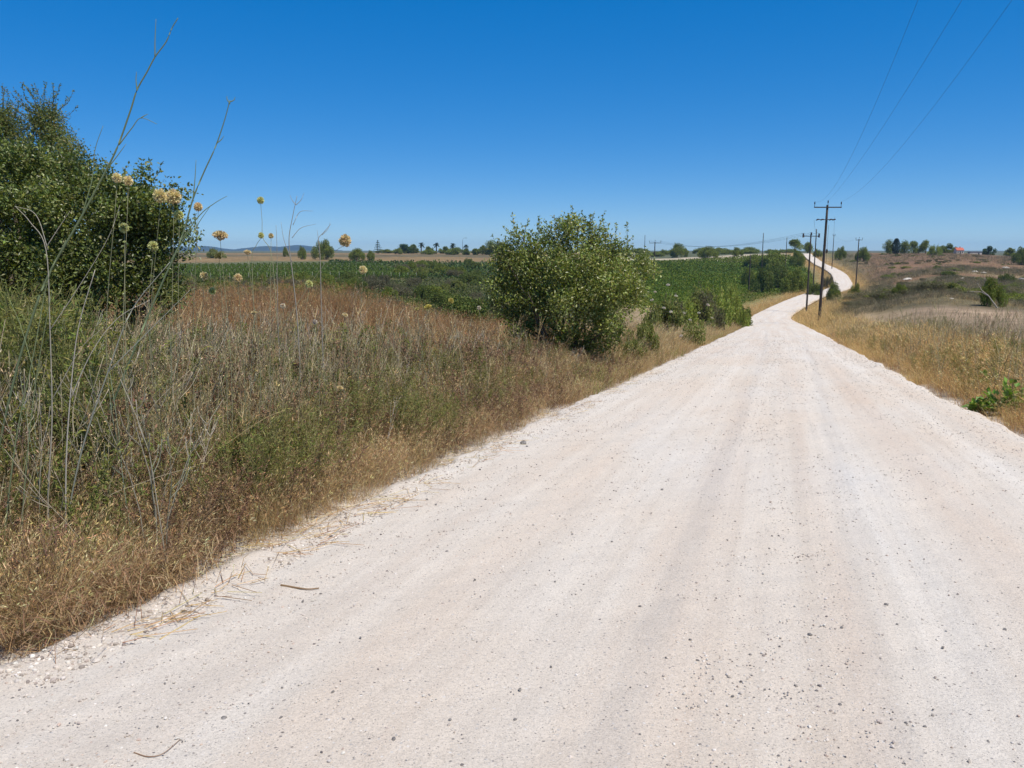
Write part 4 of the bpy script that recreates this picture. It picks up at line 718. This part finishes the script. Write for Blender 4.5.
def stone(px, py, size, label, group=None, mat=M_stone, name='stone', proto=[None]):
    Y = 3.
    for _ in range(40):                                                            # follow the sight line down to the road
        q = at(px, py, Y); Y *= (EYE + .0) / max(EYE - q[2] + float(surf_z(q[0], Y)), .05); Y = min(max(Y, 1.2), 60)
    q = at(px, py, Y); r = size * Y / FPX / 2 * rg.uniform(.65, 1.0)
    V, F, C = pebble(rg, 8); o = link(name, mesh_of(name, V * r, F, C, False), mat, None, (q[0], q[1], float(surf_z(q[0], q[1])) + .3 * r)); o.rotation_euler.z = rg.random() * 6.28
    return tag(o, label, 'stone', group)
stone(523, 444, 8, 'largest dark clod on the gravel near the left road edge'); stone(527, 447, 4, 'small dark stone touching the largest dark clod'); stone(640, 607, 5, 'lone dark stone in the middle of the road')
for px, py, s_ in [(386, 497, 4), (427, 500, 4), (436, 505, 4), (447, 552, 4), (475, 580, 4), (530, 641, 4), (551, 667, 5), (612, 542, 4), (662, 490, 4), (676, 528, 4), (555, 582, 4), (224, 719, 7), (282, 688, 4), (333, 692, 5), (394, 740, 7), (120, 708, 6), (165, 684, 5), (281, 718, 7), (735, 522, 4), (842, 628, 5), (886, 605, 5), (873, 577, 4), (897, 625, 5), (943, 648, 6), (840, 705, 6), (925, 727, 6), (988, 742, 6), (765, 690, 5), (810, 635, 5), (520, 690, 6), (515, 720, 7), (450, 720, 5), (640, 735, 6), (700, 745, 6), (750, 655, 5), (960, 560, 4), (905, 545, 4), (1005, 630, 5), (480, 470, 3), (670, 455, 3), (720, 470, 3), (610, 500, 3), (600, 620, 4), (690, 640, 4)]:
    stone(px, py, s_, 'small dark stone lying loose on the pale gravel road', 'small dark stones scattered over the road')
# pale limestone blocks on the hillside
for px, py, w_, Y in [(907, 274, 9, 232), (936, 279, 5, 205), (953, 278.5, 6, 207), (962, 279, 8, 206), (972, 279, 9, 206), (984, 279.5, 7, 206), (1003, 280, 12, 206), (973, 272, 6, 245), (982, 273, 6, 240), (1003, 266, 7, 290), (1021, 277, 10, 210), (966, 293, 5, 148), (958, 301, 3, 118), (947, 303, 3, 112), (902, 301.5, 3, 115), (893, 299, 3, 120), (952, 311, 4, 72), (904, 308, 3, 84), (930, 303, 3, 108)]:
    p = on(px, Y); V, F, C = pebble(rg, 9); r = w_ * Y / FPX / 2; o = link('limestone_block', mesh_of('limestone_block', V * r * [1, 1, .55], F, C, False), M_lime, None, p + [0, 0, .25 * r]); tag(o, 'pale limestone block lying on the dry terraced hillside', 'rock', 'pale limestone blocks on the hillside')
# the dead branch at the bare field's edge
p = on(984, 64.5); g = Geo(); g.add(*tube(np.array([[1.2, 0, -.1], [.75, -.15, .35], [.3, -.1, .95], [-.1, .1, 1.3], [-.6, 0, 1.9]]), [.05, .045, .035, .025, .012], (.42, .37, .31), 6)); g.add(*tube(np.array([[.3, -.1, .9], [-.1, .2, 1.2], [-1.0, .3, 1.25]]), [.025, .02, .008], (.42, .37, .31), 5)); tag(build('dead_branch', g, M_solid, None, p), 'bleached dead branch leaning on the dark bush at the bare field edge', 'branch')

# ------------------------------------------------------------------ tall weeds of the left verge, one by one
def ymin(px): return 4.0 / (AZR + (512 - px) / 808)
def smooth_path(P, m=6): return catmull(np.asarray(P, float), m)
def stalk(pts, Y, r, label, forks=(), col=(.20, .235, .12), group=None, name='fennel_stalk', lean=0.0):
    """a tall bare stalk; pts run from its foot upwards"""
    Y = max(Y, ymin(max(p[0] for p in pts[:max(1, len(pts) // 2)])) + .1); r *= .72 * Y / 4.0 if Y < 7 else .8
    base = at(*pts[0], Y); gz = float(ground_z(base[0], base[1])); P = np.array([at(px, py, Y + lean * q / max(1, len(pts) - 1)) for q, (px, py) in enumerate(pts)])
    if P[0][2] > gz: P = np.vstack([[P[0][0] - (P[1][0] - P[0][0]) * .1, P[0][1], gz - .05], P])
    o = P[0].copy(); t = empty(name, o, label, 'weed stalk', group); C = smooth_path(P - o); g = Geo(); g.add(*tube(C, r * np.linspace(1, .3, len(C)), col, 6)); build('stem', g, M_stem, t, smooth=True)
    for f in forks:
        Q = smooth_path(np.array([at(px, py, Y + (.5 + .1 * q) * lean) for q, (px, py) in enumerate(f)]) - o); g = Geo(); g.add(*tube(Q, r * .5 * np.linspace(1, .35, len(Q)), np.asarray(col) * 1.1, 5)); build('branch', g, M_stem, t, smooth=True)
    return t
stalk([(-4, 470), (14, 380), (34, 312), (51, 270), (78, 223), (103, 176), (117, 148), (130, 112), (137, 90), (147, 72), (155, 57), (166, 42), (172, 28), (178, 18)], 3.4, .0085, 'tallest bare fennel stalk reaching high into the blue sky', [[(155, 57), (155, 40), (156, 19)], [(137, 90), (136, 80), (136.5, 72)], [(119, 145), (132, 128), (141, 118), (157, 124)], [(141, 118), (144, 116), (148, 114)], [(108, 168), (118, 155), (126, 144)], [(82, 215), (92, 180), (95, 150), (103, 126)]], (.17, .21, .11))
stalk([(72, 500), (98, 440), (128, 365), (156, 297), (180, 242), (193, 199), (204, 172), (215, 148), (224, 122), (230, 100)], 3.7, .0085, 'second tall fennel stalk leaning right, with a frayed tip', [[(230, 104), (227, 99), (227, 96)], [(230, 102), (234, 100), (235, 97)], [(193, 199), (195, 178), (196, 160)], [(180, 242), (200, 215), (215, 203), (227, 196)], [(186, 255), (196, 228), (211, 205)], [(170, 262), (186, 236), (196, 224)], [(217, 143), (221, 140), (224, 136)]], (.16, .205, .11))
stalk([(52, 560), (48, 500), (52, 420), (50, 330), (46, 250), (30, 222), (15, 206)], 3.6, .006, 'pale forked dead stalk in front of the dark shrub', [[(47, 246), (60, 226), (70, 211)], [(48, 250), (36, 215), (15, 206)], [(50, 330), (80, 285), (108, 238), (120, 205)], [(52, 400), (80, 350), (100, 330)]], (.36, .33, .26))
stalk([(20, 560), (26, 470), (36, 380), (52, 290)], 4.0, .0065, 'straight grey-green stalk at the frame edge', [[(36, 380), (22, 330), (10, 300)]]); stalk([(4, 545), (16, 440), (34, 352), (48, 280), (66, 240)], 4.3, .006, 'thin leaning stalk crossing behind the tallest one')
stalk([(66, 560), (66, 470), (70, 400), (78, 330), (95, 270)], 3.9, .007, 'whitish upright stalk among the green weeds', [[(70, 400), (92, 352), (118, 318), (150, 300)]], (.45, .41, .34)); stalk([(66, 530), (82, 450), (108, 372), (132, 310), (170, 262)], 3.8, .0075, 'grey fennel stalk leaning parallel to the second tall one', [[(108, 372), (150, 330), (190, 290)]], (.30, .31, .25))
stalk([(104, 520), (115, 470), (150, 410), (190, 370)], 3.6, .005, 'dry straw stalk bent over towards the road', [], (.45, .38, .25)); stalk([(100, 505), (150, 480), (196, 466)], 3.5, .004, 'pale stalk lying flat over the thatch', [], (.5, .42, .28)); stalk([(232, 560), (262, 515), (296, 475), (312, 462)], 4.3, .0045, 'yellow straw sticking out over the gravel edge', [], (.55, .42, .2)); stalk([(285, 410), (262, 420), (225, 445), (190, 470)][::-1], 4.2, .004, 'long yellow grass stem slanting through the green weeds', [], (.5, .4, .2))
stalk([(298, 330), (292, 270), (289, 240), (293, 215), (297, 196)], 8.5, .009, 'bare twiggy weed alone against the sky above the vineyard', [[(292, 262), (284, 240), (281, 222)], [(293, 225), (300, 212), (313, 211)], [(292, 238), (301, 228), (316, 224)], [(296, 205), (292, 200), (290, 195)], [(296, 205), (301, 200), (304, 193)]], (.30, .27, .22)); stalk([(322, 330), (320, 255), (318, 240), (324, 232), (331, 224)], 9, .008, 'smaller bare twig beside the twiggy weed', [[(319, 244), (318, 236), (317, 230)], [(322, 235), (328, 229), (330, 222)]], (.30, .27, .22)); stalk([(278, 320), (277, 250), (276, 225)], 9, .006, 'single upright straw beside the twiggy weed', [], (.30, .27, .22))
pr2 = np.random.default_rng(5)
GL = 'slender grey-green dry weed stalk standing in the roadside weeds'
protos = []
for q in range(5):
    t = empty('dry_weed_stalk', (0, 0, -50), GL, 'weed stalk', 'slender dry weed stalks on the verge'); H = 1.25; z = np.linspace(0, H, 7); bx, by = pr2.normal(0, .12, 2); P = np.stack([bx * z ** 2 + .01 * np.sin(z * 9), by * z ** 2, z], 1)
    g = Geo(); col = [(.25, .26, .19), (.33, .30, .23), (.18, .21, .14), (.40, .34, .24), (.22, .20, .15)][q]; g.add(*tube(P, .0042 * np.linspace(1, .35, 7), col, 5)); build('stem', g, M_stem, t, smooth=True)
    for b_ in range(pr2.integers(2, 5)):
        f = pr2.uniform(.45, .9); o = np.array([np.interp(f * H, z, P[:, k_]) for k_ in range(3)]); a = pr2.random() * 6.28; ln = .35 * pr2.uniform(.5, 1.2) * (1.2 - f); Q = np.array([o, o + [math.cos(a) * ln * .5, math.sin(a) * ln * .5, ln * .6], o + [math.cos(a) * ln * .7, math.sin(a) * ln * .7, ln * 1.3]]); g = Geo(); g.add(*tube(smooth_path(Q, 4), .0026, col, 4)); build('branch', g, M_stem, t, smooth=True)
    protos.append([t, False])
x, y, u = area(150, 1.3, 8, 4, 14)
for q in range(len(x)):
    pq = protos[q % 5]; lc = (x[q], y[q], float(ground_z(x[q], y[q])) - .03); s = pr2.uniform(.5, .85) * min(1, .55 + u[q] * .2); rz = pr2.random() * 6.28
    if not pq[1]: pq[1] = True; pq[0].location = lc; pq[0].rotation_euler.z = rz; pq[0].scale = (s,) * 3; c = pq[0]
    else: c = copy_tree(pq[0], lc, rz, s)
    c.rotation_euler.x = pr2.normal(0, .14); c.rotation_euler.y = pr2.normal(0.12, .14)

fan = np.random.default_rng(12)
for q in range(34):
    Yq = fan.uniform(4.5, 6.5); pxq = fan.uniform(-20, 150); xq = Yq * (pxq - 512) / 808; c = copy_tree(protos[q % 5][0], (xq, Yq, float(ground_z(xq, Yq)) - .03), fan.random() * 6.28, fan.uniform(.75, 1.15))
    c.rotation_euler.x = fan.normal(0, .2); c.rotation_euler.y = fan.normal(.22, .22)
# seed heads: closed umbels on thin stems
def umbel(r, col, rg_, flat=False):
    g = Geo(); n = 150; a = rg_.random(n) * 6.283; th = np.arccos(1 - rg_.random(n) * (1.1 if flat else 1.85)); d_ = np.stack([np.sin(th) * np.cos(a), np.sin(th) * np.sin(a), np.cos(th)], 1)
    sc = np.array([1.1, 1.1, .6]) if flat else np.array([.95, .95, 1.1]); core = d_ * r * sc
    nb = 26
    for k in range(nb): q = core[k] * .8; g.add(*tube(np.array([[0, 0, -r * .75], q * [.9, .9, .4] + [0, 0, -r * .25], q]), r * .045, np.asarray(col) * .75, 3, False))
    g.add(*leaves(core * .72, d_ + rg_.normal(0, .35, (n, 3)), rdir(n, rg_), np.full(n, r * .5), np.full(n, r * .32), vary(col, n, .3, rg_, .05), .3)); g.add(*leaves(core * .5, rdir(n, rg_) + d_, d_, np.full(n, r * .6), np.full(n, r * .45), vary(np.asarray(col) * .85, n, .25, rg_), .3)); return g
CR, TN, YG = (.80, .70, .40), (.78, .66, .37), (.62, .63, .28)
def seedhead(px, py, s, Y, label, col=CR, foot=None, via=None, flat=False, name='wild_carrot', group=None):
    Y = max(Y, ymin(px) + .25 + .5 * pr2.random()); h_ = at(px, py, Y); fx, fy = foot or (px + pr2.normal(0, 6), 0); b0 = at(fx, 450, Y + .15) if foot is None else at(fx, fy, Y); b0[2] = float(ground_z(b0[0], b0[1])) - .03 if foot is None else b0[2]
    t = empty(name, b0, label, 'seed head plant', group); r = s * Y / FPX / 2; mids = [at(*v, Y) - b0 for v in (via or [])]
    P = [np.zeros(3)] + (mids or [(h_ - b0) * [.25, .4, .5] + np.r_[pr2.normal(0, .06, 2), 0]]) + [h_ - b0 - [0, 0, r * .7]]; g = Geo(); g.add(*tube(smooth_path(P, 6), np.linspace(.003, .0016, 6 * (len(P) - 1) + 1), (.27, .27, .16), 5)); build('stem', g, M_stem, t, smooth=True)
    sh = build('seed_head', umbel(r * pr2.uniform(.75, 1.0), vary(col, 1, .12, pr2, .03)[0], pr2, flat), M_straw, t, h_ - b0); sh.rotation_euler = (pr2.normal(0, .25), pr2.normal(0, .25), 0); return t
LBL = ['cream seed head in front of the upper dark shrub, left of its twin', 'cream seed head in front of the upper dark shrub, right of its twin', 'pale cream seed head touching the big tan one', 'largest tan seed head at the edge of the dark shrub', 'tan seed head behind the second tall stalk', 'small greenish seed head beneath the big pair', 'seed head low against the dark shrub', 'lowest seed head in front of the dark shrub', 'broad tan flat-topped seed head against the sky', 'lone round seed head high on a straight stem in the sky', 'yellow-green seed head at the fork below the lone high one', 'tiny pale seed head beside the fork', 'golden seed head on a slanting stalk above the vineyard', 'cream seed head at the edge of the brown grass', 'greenish small seed head in the brown grass edge', 'tan seed head in front of the vineyard left end', 'cream flower head below the fork against the blue hills', 'dark umbel seen from below beside the broad tan one', 'closed green seed head beside the slanting stalk', 'pale seed head over the vineyard right end']
for q, (px, py, s_, Y, col, fl) in enumerate([(117, 178, 9, 4.2, CR, 0), (128, 181, 9, 4.25, CR, 0), (160, 196, 13, 4.0, CR, 0), (173.5, 197, 14, 4.05, TN, 0), (198, 207, 10, 4.4, TN, 0), (179, 215.5, 10, 4.2, YG, 0), (124, 228, 9, 4.3, YG, 0), (153, 246.5, 10, 4.1, YG, 0), (220, 236, 14, 4.4, TN, 1), (260.5, 200.5, 8, 4.8, YG, 0), (261, 235.5, 7, 4.8, YG, 0), (271, 236, 5, 4.9, CR, 0), (345, 241, 12, 4.9, TN, 0), (204, 276, 9, 4.4, CR, 0), (212.5, 291, 8, 4.6, YG, 0), (238, 278, 9, 4.6, TN, 0), (247.5, 252.5, 8, 4.8, CR, 1), (219, 256, 9, 4.5, (.25, .25, .10), 1), (309, 284, 8, 4.8, YG, 0), (363, 270, 8, 5.4, CR, 0)]):
    via = [(336, 252), (318, 275)][::-1] if q == 12 else None; foot = {12: (262, 345), 9: (261, 233), 10: (262, 300)}.get(q)
    if q == 12: seedhead(px, py, s_, Y, LBL[q], col, (258, 350), [(285, 322), (315, 277), (335, 252)])
    elif q == 10: seedhead(px, py, s_, Y, LBL[q], col, (255, 330), [(252, 260), (256, 246)])
    elif q == 9: seedhead(px, py, s_, Y, LBL[q], col, (278, 335), [(272, 258), (263, 238), (262, 220)])
    else: seedhead(px, py, s_, Y, LBL[q], col, flat=bool(fl))
for px, py, s_, Y, c_ in [(428, 307, 7, 7, (.60, .54, .16)), (417, 309, 5, 7, (.55, .5, .2)), (451, 301, 7, 8, (.60, .54, .16)), (254, 313, 6, 5.5, CR), (345, 315, 6, 6, CR), (315, 322, 5, 5.5, (.7, .66, .55)), (283, 306, 5, 5.5, (.65, .6, .45)), (479, 308, 4, 8, (.65, .6, .48)), (340, 388, 6, 5.2, TN)]:
    seedhead(px, py, s_, Y, 'small pale flower head poking out of the brown grass', c_, flat=pr2.random() < .5, group='small flower heads in the brown grass')
for px, py, Y in [(664, 308, 24), (671, 312, 25), (684, 313, 27), (668, 285, 28), (655, 292, 26), (690, 320, 26), (681, 336, 22), (652, 300, 24), (676, 296, 30), (708, 305, 36), (699, 313, 30), (712, 318, 33)]: seedhead(px, py, 3.2, Y, 'tiny white umbel on the verge past the rounded bush', (.75, .72, .62), flat=True, group='white umbels on the far verge')

# leafy green plant by the right road edge
def leafy_plant(px, py, Y, wpx, hpx, label, seed, name='mallow_plant'):
    rg_ = np.random.default_rng(seed); q = at(px, py, Y); b0 = np.array([q[0], Y, float(ground_z(q[0], Y))]); t = empty(name, b0, label, 'plant'); k = Y / FPX; W, H = wpx * k, hpx * k; g = Geo(); gl = Geo()
    for s in range(26):
        a = rg_.random() * 6.283; r = W / 2 * rg_.random() ** .6; e = np.array([math.cos(a) * r, math.sin(a) * r, H * rg_.uniform(.35, 1.0) * (1 - .35 * r / W * 2)]); P = np.array([[e[0] * .2, e[1] * .2, -.02], e * [.6, .6, .7], e]); g.add(*tube(P, [.006, .005, .003], (.16, .2, .07), 4, False))
        m_ = 7; f = rg_.uniform(.4, 1, m_)[:, None]; p = e * f + rg_.normal(0, .03, (m_, 3)); L_ = rg_.uniform(.07, .13, m_); gl.add(*leaves(p, rdir(m_, rg_) * .7 + e / max(np.linalg.norm(e), .1), rdir(m_, rg_) * .5 + [0, 0, 1], L_, L_ * .8, vary(pick([(.15, .27, .04), (.19, .32, .05), (.27, .35, .07), (.11, .20, .03)], m_, rg_), m_, .2, rg_), .15))
    build('foliage', gl, M_leaf, t); build('stem', g, M_stem, t); return t
leafy_plant(1007, 412, 12.6, 40, 40, 'bright green broad-leaved plant sprouting at the right road edge', 1); leafy_plant(982, 410, 12.9, 26, 20, 'smaller low green plant beside the bright broad-leaved one', 2); leafy_plant(991, 372, 15.5, 20, 26, 'yellow-green weed in dry grass behind the bright plant', 3)
# stick and twigs on the road
def twig(pts, r, label, col, name='stick'):
    P = []
    for px, py in pts:
        Y = 3.5
        for _ in range(40): q = at(px, py, Y); Y *= EYE / max(EYE - q[2] + float(surf_z(q[0], Y)), .05); Y = min(max(Y, 1.2), 60)
        q = at(px, py, Y); P.append([q[0], q[1], float(surf_z(q[0], q[1])) + r * .9])
    P = np.array(P); g = Geo(); o = P[0].copy(); g.add(*tube(smooth_path(P - o, 5), r * np.linspace(1, .5, 5 * (len(P) - 1) + 1), col, 6)); return tag(build(name, g, M_solid, None, o), label, 'stick')
twig([(281, 586), (296, 588.5), (308, 590), (319, 589)], .006, 'dry brown stick lying on the gravel off the left verge', (.22, .14, .07)); twig([(134, 753), (148, 757), (163, 754), (180, 740)], .0022, 'thin curved twig on the gravel at the bottom edge', (.24, .15, .09)); twig([(130, 636), (155, 628), (185, 610)], .004, 'yellow straw lying across the road shoulder', (.5, .38, .18)); twig([(160, 640), (180, 628), (200, 616)], .004, 'second yellow straw on the shoulder beside the first', (.5, .38, .18), 'stick')
